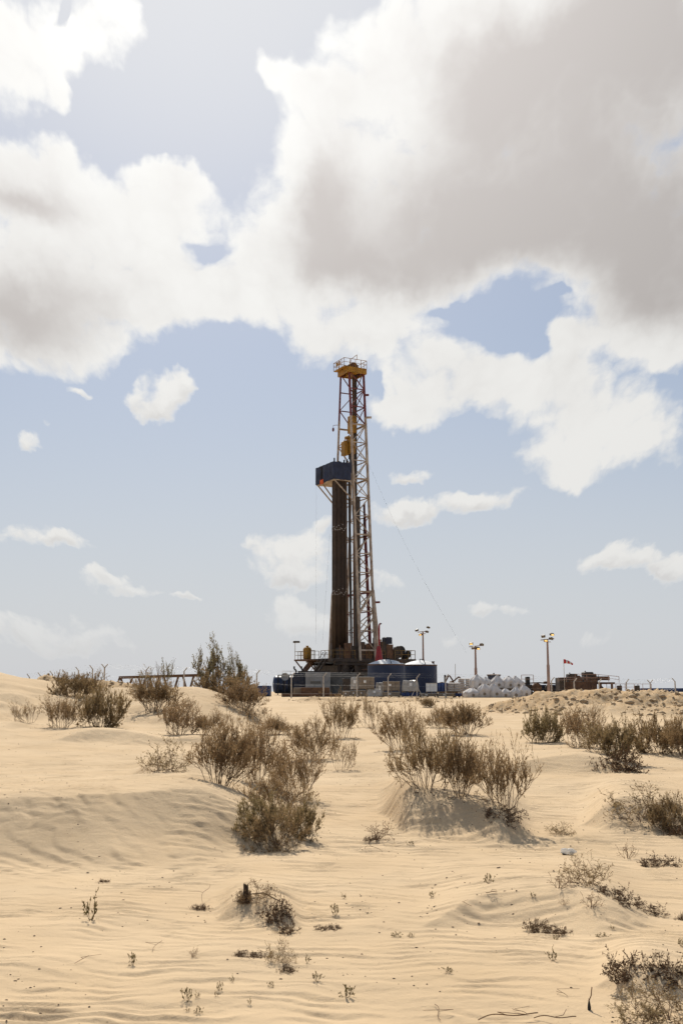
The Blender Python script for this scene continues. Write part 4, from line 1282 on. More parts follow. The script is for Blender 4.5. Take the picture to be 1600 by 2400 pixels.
MB().path([Vector((-1.2, 0.4, 0.2)), Vector((-0.6, 0.0, -1.4)), Vector((-0.2, -0.1, -2.4))], 0.1).build('link', M_WHITE, td)
lp = MB().bar((0, 0, 0), (0, 0, 1.6), 0.12); lp.box(-0.2, 1.1, -0.15, 0.15, 1.55, 1.62)
fl = thing('deck_flood_light', 'single flood light on a short post at the left end of the drill floor', 'flood light', loc_of(-7.5, 4.1, ZF - 0.05), 0)
MB().bar((0, 0, 0), (0, 0, 2.5), 0.08).build('post', M_POST, fl)
MB().rbox(-0.3, 0.7, -0.2, 0.2, 2.45, 2.75, 0.06).build('lamp_head', M_LAMP, fl)
MB().box(0.1, 0.6, -0.21, -0.2, 2.47, 2.6).build('lamp_glass', M_GLASS, fl)

# ------------------------------------------------------------------ tanks, containers, pallets and machines on the pad
def ground_at(px, Y):
    x = X_(px, Y)
    return Vector((x, Y, tz(x, Y)))


def storage_tank(px0, px1, pyrim, pytop, Y, label):
    g = ground_at((px0 + px1) / 2, Y)
    R_ = (px1 - px0) / 2 * ppm(Y)
    zr = Z_(pyrim, Y) - g.z; zt = Z_(pytop, Y) - g.z
    o = thing('storage_tank', label, 'tank', g, 0, 'blue storage tanks')
    smooth_by_angle(MB().lathe([(R_, 0), (R_, zr - 0.06)], 48).build('tank_wall', M_TANK, o))
    smooth_by_angle(MB().lathe([(R_ * q, zr + (zt - zr) * 1.15 * (1 - q ** 1.8)) for q in (1.0, 0.9, 0.78, 0.64, 0.5, 0.34, 0.18, 0.03)], 48).build('tank_roof', M_DOME, o), 50)
    smooth_by_angle(MB().lathe([(R_ + 0.01, zr - 0.14), (R_ + 0.03, zr - 0.1), (R_ + 0.03, zr), (R_ + 0.01, zr + 0.01)], 48).build('rim', M_RUST, o))
    hp = MB().path([Vector((-0.1, -R_ * 0.5, zt - 0.12)), Vector((-0.1, -R_ * 0.55, zt + 0.2)), Vector((0.35, -R_ * 0.7, zt + 0.15)), Vector((0.55, -R_ * 0.9, zr + 0.1)), Vector((0.6, -R_ * 1.01 * 0.9, zr - 1.2))], 0.10)
    hp.build('fill_hose', M_BLACK, o)
    MB().lathe([(0.16, 0), (0.16, 0.3), (0.22, 0.3), (0.22, 0.38)], 12, (R_ * 0.75, -R_ * 0.3, zr + 0.05)).build('vent', M_RUST, o)
    return o


storage_tank(861, 949, 1557, 1547, 134, 'front left blue tank with a pale domed roof, beside the red vent stack')
storage_tank(944, 1024, 1558, 1549, 141, 'right blue tank with a pale domed roof, partly behind its twin')

# red vent stack
g = ground_at(888, 150)
rs = thing('vent_stack', 'tall bright red vent stack with a hooked top behind the blue tanks', 'vent stack', g)
zz = lambda py: Z_(py, 150) - g.z
smooth_by_angle(MB().lathe([(0.62, 0), (0.60, zz(1556)), (0.34, zz(1522)), (0.22, zz(1514))], 16).build('cone', M_SREDP, rs))
MB().path([Vector((0.05, 0, zz(1513))), Vector((0.05, 0, zz(1466))), Vector((0.10, 0, zz(1463))), Vector((0.25, 0, zz(1461)))], 0.24, 10).build('pipe', M_SREDP, rs)
MB().tube((0.25, 0, zz(1461)), (0.34, 0, zz(1463)), 0.28, 10).build('nozzle', M_BLACK, rs)


def shed(name, label, cat, px0, px1, pytop, Y, depth, m, group=None, ribs=0, doors=0, pybot=None):
    g = ground_at((px0 + px1) / 2, Y)
    w = (px1 - px0) * ppm(Y) / 2
    h = Z_(pytop, Y) - g.z
    z0 = 0.0 if pybot is None else Z_(pybot, Y) - g.z
    o = thing(name, label, cat, g, 0, group)
    MB().rbox(-w, w, 0, depth, z0 + 0.12, h, 0.04).build('body', m, o)
    MB().box(-w, w, 0.05, depth - 0.05, z0, z0 + 0.12).build('skid', M_DARK, o)
    for i in range(ribs):
        x = -w + 2 * w * (i + 0.5) / ribs
        MB().box(x - w / ribs * 0.45, x + w / ribs * 0.45, -0.04, -0.003, z0 + 0.25, h - 0.15).build('side_panel', m, o)
    for i in range(doors):
        x = -w + 2 * w * (i + 1) / (doors + 1)
        MB().box(x - 0.02, x + 0.02, -0.06, -0.002, z0 + 0.15, h - 0.05).build('seam_bar', M_DARK, o)
    return o, w, h


o, w, h = shed('generator_cabinet', 'dark blue generator cabinet with two exhaust pipes left of the grey container', 'generator', 687, 715, 1577, 139, 3, M_DKBL, ribs=2)
for dx in (-0.45, 0.5):
    MB().path([Vector((dx, 1, h)), Vector((dx, 1, h + 0.35)), Vector((dx - 0.25, 1, h + 0.5)), Vector((dx - 0.25, 1, h + 0.85))], 0.22, 8).build('exhaust_pipe', M_DARK, o)
MB().box(-0.2, 4.0, 0.5, 2.2, h + 0.02, h + 0.25).build('roof_duct', M_DARK, o)
o, w, h = shed('grey_container', 'light grey container with two wide panels in front of the rig', 'container', 715.6, 774, 1576, 138, 2.6, M_GREY, ribs=2)
MB().box(-0.95, 0.35, -0.07, -0.045, h * 0.50, h * 0.50 + 0.32).build('lettering_plate', M_DKGR, o)  # plain dark plate standing in for the illegible lettering
shed('dark_container', 'dark grey container under the rig floor right of the light grey one', 'container', 774.8, 836, 1577, 139, 2.6, M_DKGR, ribs=3)
shed('dark_crate', 'black crate between the dark container and the wrapped pallets', 'crate', 803, 820, 1590, 126, 1.2, M_DARK, ribs=2)
shed('blue_container', 'long low blue container beyond the fence at the right edge', 'container', 1500, 1640, 1613, 190, 4.0, M_BLUE, ribs=8)
shed('blue_skip', 'small blue container roof showing right of the tall tree', 'container', 598, 632, 1607, 125, 3.0, M_BLUE, ribs=3)
o, w, h = shed('red_skid', 'low dark red machine skid in front of the grey container', 'skid', 705, 772, 1611, 128, 1.6, M_RUST, ribs=4)
shed('steel_skid', 'long low brown steel skid lying behind the fence left of the pallets', 'skid', 660, 800, 1626, 121, 1.0, M_RUST, ribs=6)
shed('yellow_crate', 'dull yellow crate at the foot of the dark blue cabinet', 'crate', 687, 712, 1611, 130, 1.0, M_CARD, ribs=3)
# lying tank with guard frame and dish
g = ground_at(664, 140)
ht = thing('fuel_tank', 'blue fuel tank lying in a black guard frame, far left of the rig', 'tank', g)
R_ = 1.15
smooth_by_angle(MB().lathe([(0.3, -1.45), (0.9, -1.35), (R_, -1.1), (R_, 1.2), (0.9, 1.35)], 24, (0, 1.2, 1.35), 'x').build('tank_shell', M_TANK, ht))
fr = MB()
for x in (-0.7, 0.0, 0.7, 1.35):
    fr.path([Vector((x, -0.1, 0)), Vector((x, -0.1, 2.5)), Vector((x, 2.4, 2.6))], 0.12)
fr.bar((-0.75, -0.1, 2.52), (1.4, -0.1, 2.58), 0.14)
fr.build('guard_frame', M_BLACK, ht)
g = ground_at(672, 146)
rl = thing('pipe_railing', 'thin pipe railing standing above the lying fuel tank', 'railing', g)
zt = Z_(1573, 146) - g.z
MB().railing([(-0.6, 0, zt - 1.9), (1.6, 0, zt - 1.9)], 1.9, 1.4, 0.05).build('rails', M_POST, rl)
MB().box(-0.7, 1.7, -0.2, 1.2, 0, zt - 1.9).build('stand', M_DARK, rl)
g = at(668, 1586, 139)
ds = thing('dish_antenna', 'round grey dish antenna above the lying fuel tank', 'antenna', (g.x, g.y, tz(g.x, g.y)))
zt = g.z - tz(g.x, g.y)
smooth_by_angle(MB().lathe([(0.05, 0.2), (0.3, 0.12), (0.5, 0.0), (0.5, -0.03), (0.3, 0.06), (0.05, 0.14)], 20, (0, -0.1, zt), 'y').build('dish', M_GREY, ds))
MB().bar((0, 0.15, 0), (0, 0.15, zt), 0.08).build('mast', M_DARK, ds)

# pallets of goods, two tiers behind the fence
PAL = 'pallets of goods behind the fence'


def pallet_mesh():
    mb = MB()
    return mb


def pallet_load(px0, px1, py0, py1, Y, m, label, kind='box', ground=True):
    g = ground_at((px0 + px1) / 2, Y)
    w = (px1 - px0) * ppm(Y) / 2
    zb = Z_(py1, Y) if not ground else g.z
    h = Z_(py0, Y) - zb
    o = thing('pallet_load', label, 'pallet', (g.x, g.y, zb), 0, PAL)
    for x in (-w * 0.9, 0, w * 0.9):
        MB().box(x - 0.05, x + 0.05, 0.02, 1.08, 0.02, 0.11).build('pallet_block', M_WOOD, o)
    MB().box(-w, w, 0.0, 1.1, 0.112, 0.14).build('pallet_deck', M_WOOD, o)
    R = random.Random(int(px0 * 7))
    if kind == 'box':
        n = max(2, int(round(2 * w / 0.45)))
        rows = max(1, int(round(h / 0.42)))
        hh = (h - 0.15) / rows
        for i in range(n):
            for j in range(rows):
                d = R.uniform(0, 0.035)
                x0 = -w + 2 * w * i / n
                MB().rbox(x0 + 0.008, x0 + 2 * w / n - 0.008, 0.03 + d, 1.05, 0.145 + j * hh, 0.145 + (j + 1) * hh - 0.01, 0.012).build('carton', m, o)
        MB().box(-w * 0.35, -w * 0.05, 0.0, 0.02, h * 0.55, h * 0.75).build('label_sheet', M_PAPER, o)
        wr = MB().box(-w - 0.012, w + 0.012, 0.0, 1.08, h - 0.03, h + 0.012)
        wr.build('top_sheet', M_WRAP, o)
    elif kind == 'wrap':
        vs, fs = [], []
        K, L = 14, 5
        for l in range(L + 1):
            t = l / L
            f = 1 - 0.16 * t ** 2.2
            for k in range(K * 4):
                sd, u = divmod(k, K); u = u / K
                c = [(-1 + 2 * u, -1), (1, -1 + 2 * u), (1 - 2 * u, 1), (-1, 1 - 2 * u)][sd]
                j = R.uniform(-0.025, 0.025)
                vs.append((c[0] * w * f + j, 0.55 + c[1] * 0.52 * f + j, 0.15 + (h - 0.15) * t + (R.uniform(-0.03, 0.03) if l == L else 0)))
        n = K * 4
        for l in range(L):
            fs += [(l * n + k, l * n + (k + 1) % n, (l + 1) * n + (k + 1) % n, (l + 1) * n + k) for k in range(n)]
        vs.append((0, 0.55, h + 0.02))
        fs += [(L * n + k, L * n + (k + 1) % n, len(vs) - 1) for k in range(n)]
        MB().add(vs, fs).build('wrapped_goods', m, o)
        MB().box(-0.12, 0.16, -0.02, 0.02, h * 0.55, h * 0.8).build('label_sheet', M_PAPER, o)
    elif kind == 'drums':
        n = max(3, int(round(2 * w / 0.5)))
        for i in range(n):
            x = -w + 2 * w * (i + 0.5) / n
            r = w / n * 0.94
            for y in (0.3, 0.82):
                smooth_by_angle(MB().lathe([(r * 0.9, 0.145), (r, 0.19), (r, h * 0.5), (r * 1.03, h * 0.52), (r, h * 0.55), (r, h - 0.04), (r * 0.85, h)], 14, (x, y, 0)).build('drum', m, o))
    elif kind == 'sacks':
        rows = max(2, int(h / 0.16))
        for j in range(rows):
            for i in range(2):
                x0 = -w + w * i + R.uniform(-0.03, 0.03)
                smooth_by_angle(MB().lathe([(0.02, -w * 0.5), (0.30, -w * 0.44), (0.36, 0), (0.30, w * 0.44), (0.02, w * 0.5)], 10, (x0 + w / 2, 0.5, 0), 'x').build('sack', m, o)).scale = (1, 1, 0.3)
                o.children[-1].location.z = 0.22 + j * 0.19
    return o


# lower tier, left to right
pallet_load(802.5, 820, 1620, 1637, 115, M_CARD, 'lower pallet of brown cartons under the black crate')
pallet_load(821, 838.5, 1619, 1637, 115, M_CARD, 'lower pallet of brown cartons second from the left of the pallet row')
pallet_load(839, 857, 1618, 1637, 115, M_CARD, 'lower pallet of cartons just left of the loosely wrapped heap')
pallet_load(858, 895, 1615, 1637, 115, M_WRAP, 'loosely wrapped grey heap in the lower pallet tier', 'wrap')
pallet_load(896.5, 937, 1622, 1637, 115, M_CARD, 'wide lower pallet of grey cartons left of the blue drums')
pallet_load(941, 982, 1624, 1638, 115, M_DRUM, 'lower pallet of dark blue drums', 'drums')
pallet_load(983, 1022, 1625, 1639, 115, M_CARD, 'lower pallet of cartons right of the blue drums')
pallet_load(1024, 1066, 1625, 1641, 115, M_CARD, 'lower pallet of pale cartons near the white bags')
pallet_load(1066.5, 1087, 1625, 1642, 115, M_DRUM, 'small lower pallet of blue drums touching the white bags', 'drums')
# upper tier
pallet_load(821.5, 839.5, 1588, 1618, 115, M_WRAP, 'upper wrapped pallet, narrow one at the left end of the pallet row', 'wrap', False)
pallet_load(840, 877, 1587, 1617, 115, M_CARD, 'upper pallet of brown cartons in front of the left blue tank', 'box', False)
pallet_load(897.5, 937, 1597, 1621, 115, M_CARD, 'upper pallet of pale cartons below the gap of the two tanks', 'box', False)
pallet_load(942, 981, 1595, 1623, 115, M_WRAP, 'upper shrink wrapped pallet in front of the right blue tank', 'wrap', False)
pallet_load(999, 1024, 1601, 1624, 115, M_PAPER, 'upper pallet of white cartons right of the right blue tank', 'box', False)
pallet_load(1025, 1048, 1600, 1624, 115, M_DRUM, 'upper pallet of blue drums right of the white cartons', 'drums', False)
pallet_load(1049, 1080, 1606, 1624, 115, M_SACK, 'upper pallet of white sacks left of the big bags', 'sacks', False)
pallet_load(1074, 1106, 1598, 1640, 118, M_SACK, 'heap of white sacks behind the first big bag', 'sacks')
pallet_load(881, 897, 1600, 1637, 116.5, M_WRAP, 'narrow wrapped pallet in the shade behind the loose heap', 'wrap')

# big bags
BAGS = 'white bulk bags'


def bulk_bag(px, Y, py_top, wpx, label, zbase=None, seed=0):
    g = ground_at(px, Y)
    z0 = g.z if zbase is None else zbase
    h = Z_(py_top, Y) - z0
    w = 1.14 * wpx * ppm(Y) / 2
    R = random.Random(seed)
    o = thing('bulk_bag', label, 'bag', (g.x, g.y, z0), R.uniform(-0.15, 0.15), BAGS)
    n = 32
    prof = [(0.92, 0.0), (1.0, 0.08), (1.05, 0.24), (1.03, 0.42), (0.98, 0.50), (0.86, 0.59), (0.68, 0.69), (0.46, 0.80), (0.22, 0.90), (0.12, 0.95), (0.17, 1.0)]
    sh = R.uniform(-0.05, 0.07); fat = R.uniform(0.9, 1.12)
    prof = [(r, t) if t < 0.3 else (r * (fat if 0.45 < t < 0.85 else 1.0), t + sh * math.sin(PI * (t - 0.3) / 0.7)) for r, t in prof]
    vs, fs = [], []
    ph = [R.uniform(0, 6) for _ in range(3)]
    for r, t in prof:
        for k in range(n):
            a = 2 * PI * k / n
            sq = (abs(math.cos(a)) ** 5 + abs(math.sin(a)) ** 5) ** (-1 / 5)       # square body
            ro = r * (sq if t < 0.5 else (1 + (sq - 1) * max(0, (0.8 - t) / 0.3)))
            fold = 1 + (0.02 if t < 0.44 else 0.16) * math.sin(a * (6 if t < 0.5 else 7) + ph[0]) + 0.02 * math.sin(a * 11 + ph[1])
            vs.append((ro * fold * w * 0.97 * math.cos(a) + 0.16 * t * math.sin(ph[2]), ro * fold * w * 0.97 * math.sin(a), h * t))
    m = len(prof)
    for i in range(m - 1):
        fs += [(i * n + k, i * n + (k + 1) % n, (i + 1) * n + (k + 1) % n, (i + 1) * n + k) for k in range(n)]
    fs.append(tuple(range(n - 1, -1, -1))); fs.append(tuple((m - 1) * n + k for k in range(n)))
    smooth_by_angle(MB().add(vs, fs).build('bag_body', M_SACK, o), 100)
    MB().lathe([(0.13, -0.012), (0.15, -0.015), (0.15, 0.0), (0.13, 0.0)], 16, (0.05, -w * 1.04, h * 0.25), 'y').build('printed_ring', M_CARD, o)
    for s in (-1, 1):
        MB().path([Vector((s * w * 0.9, -w * 0.85, h * 0.5)), Vector((s * w * 0.5, -w * 0.5, h * 0.62)), Vector((s * w * 0.12, -w * 0.2, h * 0.86))], 0.05, 4).build('lifting_strap', M_SACK, o)
    return o


for i, (px, pt, w, lab) in enumerate(((1103, 1611, 32, 'leftmost white bulk bag in the front row, beside the pallets'), (1133, 1600, 27, 'second white bulk bag of the front row'),
                                      (1158, 1600, 26, 'third white bulk bag of the front row, tall knotted neck'), (1182, 1612, 24, 'fourth white bulk bag of the front row, low neck'),
                                      (1206, 1608, 25, 'fifth white bulk bag of the front row'), (1229, 1604, 22, 'rightmost white bulk bag of the front row, by the berm'))):
    bulk_bag(px, 112.5, pt, w, lab, seed=i)
for i, (px, pt, w, lab) in enumerate(((1119, 1580, 30, 'leftmost white bulk bag of the raised back row, below a lamp'), (1141, 1586, 22, 'narrow white bulk bag of the raised back row'),
                                      (1163, 1581, 30, 'middle white bulk bag of the raised back row'), (1190, 1584, 28, 'white bulk bag second from the right in the raised back row'),
                                      (1210, 1584, 28, 'rightmost white bulk bag of the raised back row'))):
    g = ground_at(px, 114.2)
    bulk_bag(px, 114.2, pt, w, lab, zbase=g.z + 0.95, seed=20 + i)
# the plinth of pallets that carries the back row
g = ground_at(1165, 113.7)
pl = thing('bag_plinth', 'stack of pallets carrying the raised back row of white bags', 'pallet', g, 0, None)
for j in range(6):
    MB().box(-3.0, 3.0, 0.05, 1.1, 0.16 * j, 0.16 * j + 0.13).build('pallet', M_WOOD, pl)

# flood light masts
LM = 'flood light masts'


def light_mast(px, Y, pytop, heads, label):
    g = ground_at(px, Y)
    h = Z_(pytop, Y) - g.z
    o = thing('light_mast', label, 'flood light', g, 0, LM)
    smooth_by_angle(MB().lathe([(0.17, 0), (0.17, h * 0.55), (0.13, h * 0.56), (0.10, h)], 10).build('pole', M_POLE, o))
    cr = MB().bar((-0.75, 0, h - 0.1), (0.75, 0, h + 0.05), 0.09); cr.bar((-0.4, -0.4, h - 0.3), (0.4, 0.3, h - 0.3), 0.07)
    cr.build('cross_arm', M_POLE, o)
    for (dx, dz, lit, turn) in heads:
        hd = MB().rbox(-0.22, 0.22, -0.18, 0.18, -0.10, 0.16, 0.05).build('lamp_head', M_LAMP, o)
        hd.location = (dx, -0.1, h + dz); hd.rotation_euler = (math.radians(20), math.radians(turn * 0.4), math.radians(turn))
        gl = MB().box(-0.15, 0.15, -0.2, -0.183, -0.06, 0.10).build('lamp_glass', M_LIT if lit else M_GLASS, hd)
    return o


light_mast(992, 151, 1480, ((-0.85, 0.15, 0, -25), (0.75, 0.55, 0, 25), (-0.35, -0.45, 1, -15), (0.55, -0.05, 0, 20)), 'flood light mast behind the right blue tank, one lamp lit')
light_mast(1115, 128, 1514, ((-0.5, 0.25, 1, -10), (0.75, 0.15, 0, 20), (-0.25, -0.25, 0, -15), (0.3, -0.3, 1, 10)), 'shorter flood light mast behind the white bags, two lamps lit')
light_mast(1285, 119, 1498, ((-0.45, 0.3, 0, -15), (0.5, 0.5, 1, 15), (-0.2, -0.15, 1, -5), (0.4, 0.05, 0, 20)), 'flood light mast on the right between the bags and the wind sock')

# wind sock
g = ground_at(1322, 122)
ws = thing('wind_sock', 'red and white wind sock on a thin pole, right of the last light mast', 'wind sock', g)
zt = Z_(1550, 122) - g.z
MB().tube((0, 0, 0), (0, 0, zt + 0.25), 0.06, 6).build('pole', M_POST, ws)
prev = None
for i in range(5):
    x0, x1 = 0.02 + 0.20 * i, 0.02 + 0.20 * (i + 1) - 0.005
    r0, r1 = 0.26 - 0.032 * i, 0.26 - 0.032 * (i + 1)
    z0, z1 = -0.015 * i * i * 0.9, -0.015 * (i + 1) ** 2 * 0.9
    vs = []
    for x, r, z in ((x0, r0, z0), (x1, r1, z1)):
        for k in range(14):
            a = 2 * PI * k / 14
            vs.append((x, r * math.cos(a), zt + z + r * math.sin(a)))
    fs = [(k, (k + 1) % 14, 14 + (k + 1) % 14, 14 + k) for k in range(14)]
    b = MB().add(vs, fs).build('red_band' if i % 2 == 0 else 'white_band', M_SOCKR if i % 2 == 0 else M_SOCKW, ws, True)
    so = b.modifiers.new('thickness', 'SOLIDIFY'); so.thickness = 0.012

# mud tank and shakers at the right
g = ground_at(1370, 125)
k = ppm(125)
mt = thing('mud_shaker_unit', 'rust brown mud tank with two shale shakers and railings, right of the wind sock', 'machine', g)
lx = lambda z6: (1240 + z6 / 4.355 - 1370) * k
lz = lambda z6: Z_(1460 + z6 / 4.355, 125) - g.z
MB().box(lx(310), lx(420), 0.2, 2.6, 0.3, lz(560)).build('mud_tank', M_DARK, mt)
MB().box(lx(365), lx(690), 0.0, 2.4, lz(690), lz(605)).build('mud_tank', M_RUST, mt)
MB().box(lx(560), lx(700), -0.05, 2.4, lz(600), lz(585)).build('deck', M_RUST, mt)
for x0, x1, z0 in ((412, 470, 562), (472, 545, 566), (560, 640, 549), (642, 700, 552)):
    MB().box(lx(x0), lx(x1), 0.15, 2.0, lz(606), lz(z0)).build('shaker_base', M_RUST, mt)
for x0, x1, z0, z1 in ((408, 535, 562, 518), (568, 700, 548, 500)):
    s = MB().rbox(lx(x0), lx(x1 - 35), 0.3, 1.9, lz(z0), lz(z1), 0.08).build('shaker', M_DARK, mt)
    MB().rbox(lx(x1 - 60), lx(x1), 0.5, 1.5, lz(z0 + 4), lz(z1 + 18), 0.08).build('vibrator_motor', M_RUST, s)
    MB().bar((lx(x0 + 20), 0.8, lz(z1)), (lx(x0 + 20), 0.8, lz(z1 - 12)), 0.12).build('lifting_eye', M_DARK, s)
MB().rbox(lx(690), lx(830), 0.4, 1.6, lz(585), lz(545), 0.06).build('duct', M_RUST, mt)
MB().box(lx(700), lx(870), -0.1, 2.4, lz(625), lz(605)).build('side_platform', M_RUST, mt)
for x in (725, 840, 640, 380):
    MB().bar((lx(x), 0.0, 0.0), (lx(x), 0.0, lz(622)), 0.22).build('support_leg', M_RUST, mt)
rl = MB().railing([(lx(290), -0.15, lz(608)), (lx(460), -0.15, lz(600))], lz(560) - lz(608), 1.2, 0.05)
rl.build('railing', M_POLE, mt)
MB().railing([(lx(465), -0.2, lz(585)), (lx(700), -0.2, lz(590)), (lx(910), -0.2, lz(610))], lz(535) - lz(598), 1.3, 0.05).build('railing', M_POLE, mt)
MB().railing([(lx(780), -0.3, lz(690)), (lx(1060), -0.3, lz(690))], lz(622) - lz(690), 1.0, 0.05).build('railing', M_POLE, mt)
stt = MB()
for i in range(6):
    stt.bar((lx(735 + i * 8), 0.2, lz(645 + 8 * i)), (lx(735 + i * 8), 1.2, lz(645 + 8 * i)), 0.08)
stt.bar((lx(730), 0.2, lz(635)), (lx(790), 0.2, lz(700)), 0.08); stt.bar((lx(730), 1.2, lz(635)), (lx(790), 1.2, lz(700)), 0.08)
stt.build('stair', M_DARK, mt)
for x, lab in ((918, 'dark barrel beside the low railing, left of its twin'), (1099, 'dark barrel at the right end of the low railing')):
    p = at(1240 + x / 4.355, 1620, 126)
    b = thing('barrel', lab, 'barrel', (p.x, p.y, tz(p.x, p.y)))
    z6 = Z_(1460 + 640 / 4.355, 126) - tz(p.x, p.y)
    smooth_by_angle(MB().lathe([(0.28, 0), (0.30, 0.05), (0.30, z6 * 0.48), (0.32, z6 * 0.5), (0.30, z6 * 0.52), (0.30, z6), (0.26, z6 + 0.02)], 14).build('shell', M_DARK, b))
    MB().lathe([(0.05, z6), (0.05, z6 + 0.15)], 8, (0.1, 0, 0)).build('bung', M_RUST, b)
g = ground_at(1508, 132)
lr = thing('low_railing', 'low pipe railing before the long blue container', 'railing', g)
MB().railing([(-1.2, 0, 0.2), (0.9, 0, 0.2)], Z_(1603, 132) - g.z - 0.2, 1.0, 0.05).build('rails', M_POLE, lr)
MB().box(-1.3, 1.0, -0.1, 0.3, 0.0, 0.2).build('kerb', M_DARK, lr)

# dark skids, small tank and machines between the tanks and the berm
g = ground_at(1255, 129)
dk = thing('pump_skid', 'long dark pump skid with pipework behind the white bags and the berm', 'machine', g)
kk = ppm(129)
qx = lambda px: (px - 1255) * kk
qz = lambda py: Z_(py, 129) - g.z
MB().box(qx(1215), qx(1312), 0, 2.2, 0, 0.5).build('skid_frame', M_DARK, dk)
MB().rbox(qx(1222), qx(1248), 0.2, 1.9, 0.5, qz(1604), 0.08).build('pump', M_DARK, dk)
MB().rbox(qx(1256), qx(1305), 0.2, 1.9, 0.5, qz(1605), 0.1).build('pump', M_DKBL, dk)
MB().lathe([(0.3, -0.4), (0.55, -0.35), (0.55, 0.35), (0.3, 0.4)], 16, (qx(1256), -0.2, 1.0), 'y').build('flywheel', M_RUST, dk)
MB().lathe([(0.3, -0.4), (0.5, -0.35), (0.5, 0.35), (0.3, 0.4)], 16, (qx(1285), -0.2, 0.9), 'y').build('flywheel', M_DARK, dk)
MB().path([Vector((qx(1225), 0.5, qz(1602))), Vector((qx(1262), 0.5, qz(1600))), Vector((qx(1308), 0.5, qz(1603)))], 0.16).build('discharge_pipe', M_RUST, dk)
MB().rbox(qx(1234), qx(1243), 0.4, 1.2, qz(1604), qz(1586), 0.05).build('control_box', M_BLACK, dk)
MB().railing([(qx(1222), 0.1, qz(1602)), (qx(1250), 0.1, qz(1602))], qz(1582) - qz(1602), 1.3, 0.06).build('railing', M_POLE, dk)
MB().rbox(qx(1276), qx(1284), 0.3, 1.0, qz(1603), qz(1597), 0.05).build('valve', M_RUST, dk)
# small blue tank with a wide lid
g = ground_at(1157, 150)
sm = thing('small_tank', 'small dark blue tank with a flared lid peeking over the white bags', 'tank', g)
hz_ = Z_(1581, 150) - g.z
smooth_by_angle(MB().lathe([(0.85, 0), (0.85, hz_ - 0.3), (0.95, hz_ - 0.1)], 24).build('shell', M_TANK, sm))
smooth_by_angle(MB().lathe([(1.0, hz_ - 0.1), (1.0, hz_), (0.3, hz_ + 0.06)], 24).build('lid', M_RUST, sm))
MB().tube((0, 0, hz_), (0, 0, hz_ + 0.22), 0.2).build('cap', M_RUST, sm)


def machine(px0, px1, pytop, Y, label, m, seed):
    """low jumble of engine, pipes and frame seen from behind the pallets"""
    g = ground_at((px0 + px1) / 2, Y)
    w = (px1 - px0) * ppm(Y) / 2; h = Z_(pytop, Y) - g.z
    R = random.Random(seed)
    o = thing('engine_skid', label, 'machine', g)
    MB().box(-w, w, 0, 2, 0, h * 0.45).build('frame', m, o)
    n = 5
    for i in range(n):
        x = -w + 2 * w * (i + 0.1) / n
        MB().rbox(x, x + 2 * w / n * 0.8, 0.2, 1.7, h * 0.452, h * R.uniform(0.62, 0.92), 0.1).build('engine_block', m, o)
    MB().path([Vector((-w * 0.7, 0.1, h * 0.5)), Vector((-w * 0.3, 0.1, h * 1.0)), Vector((-w * 0.2, 0.1, h * 1.0)), Vector((0.1, 0.1, h * 0.72)), Vector((w * 0.5, 0.1, h * 0.95)), Vector((w * 0.9, 0.1, h * 0.7))], 0.2).build('pipe', m, o)
    MB().tube((-w * 0.55, 0.5, h * 0.5), (-w * 0.55, 0.5, h * 1.05), 0.25).build('exhaust', M_DARK, o)
    return o


machine(1030, 1090, 1584, 135, 'rust brown engine skid showing over the pallets right of the blue tanks', M_RUST, 4)
machine(1170, 1232, 1590, 140, 'dark machinery half hidden behind the raised white bags', M_DARK, 9)
machine(1308, 1345, 1596, 134, 'dark machine behind the left end of the mud tank', M_DARK, 12)
shed('grey_shelter', 'low dark shelter seen through between the rig and the dark container', 'container', 836, 862, 1585, 150, 2, M_DKGR, ribs=2)
g = ground_at(1067, 150)
an = thing('antenna_pole', 'thin antenna pole between the blue tanks and the middle light mast', 'antenna', g)
MB().tube((0, 0, 0), (0, 0, Z_(1556, 150) - g.z), 0.07, 5).build('pole', M_POST, an)
MB().lathe([(0.14, 0), (0.14, 0.4), (0.06, 0.45)], 8).build('foot', M_DARK, an)

# steel trestle (pipe rack) at the left
A = at(281, 1588, 116); B = at(470, 1582.5, 112)
tr = thing('pipe_rack', 'long brown steel trestle on V-shaped legs behind the left dune', 'pipe rack', (A.x, A.y, tz(A.x, A.y)))
org = Vector(tr.location)
MB().bar(A - org, B - org, 0.36, 0.28).build('top_beam', M_RUST, tr)
for px in (283, 312, 326, 345, 352, 376, 386, 420, 430, 455):
    t = (px - 281) / (470 - 281)
    top = A.lerp(B, t)
    lean = 0.55 if px in (283, 326, 352, 386, 430) else -0.55
    gz = tz(top.x, top.y) - 0.1
    MB().bar(top - org, Vector((top.x + lean, top.y, gz)) - org, 0.20).build('leg', M_RUST, tr)
MB().bar(A - org, Vector((A.x - 0.45, A.y, tz(A.x, A.y) - 0.1)) - org, 0.18).build('leg', M_RUST, tr)

# perimeter fence of cranked posts
fence = thing('perimeter_fence', 'wire fence on pale cranked posts round the drilling pad', 'fence', (0, 112, PAD))
fo_ = Vector(fence.location)


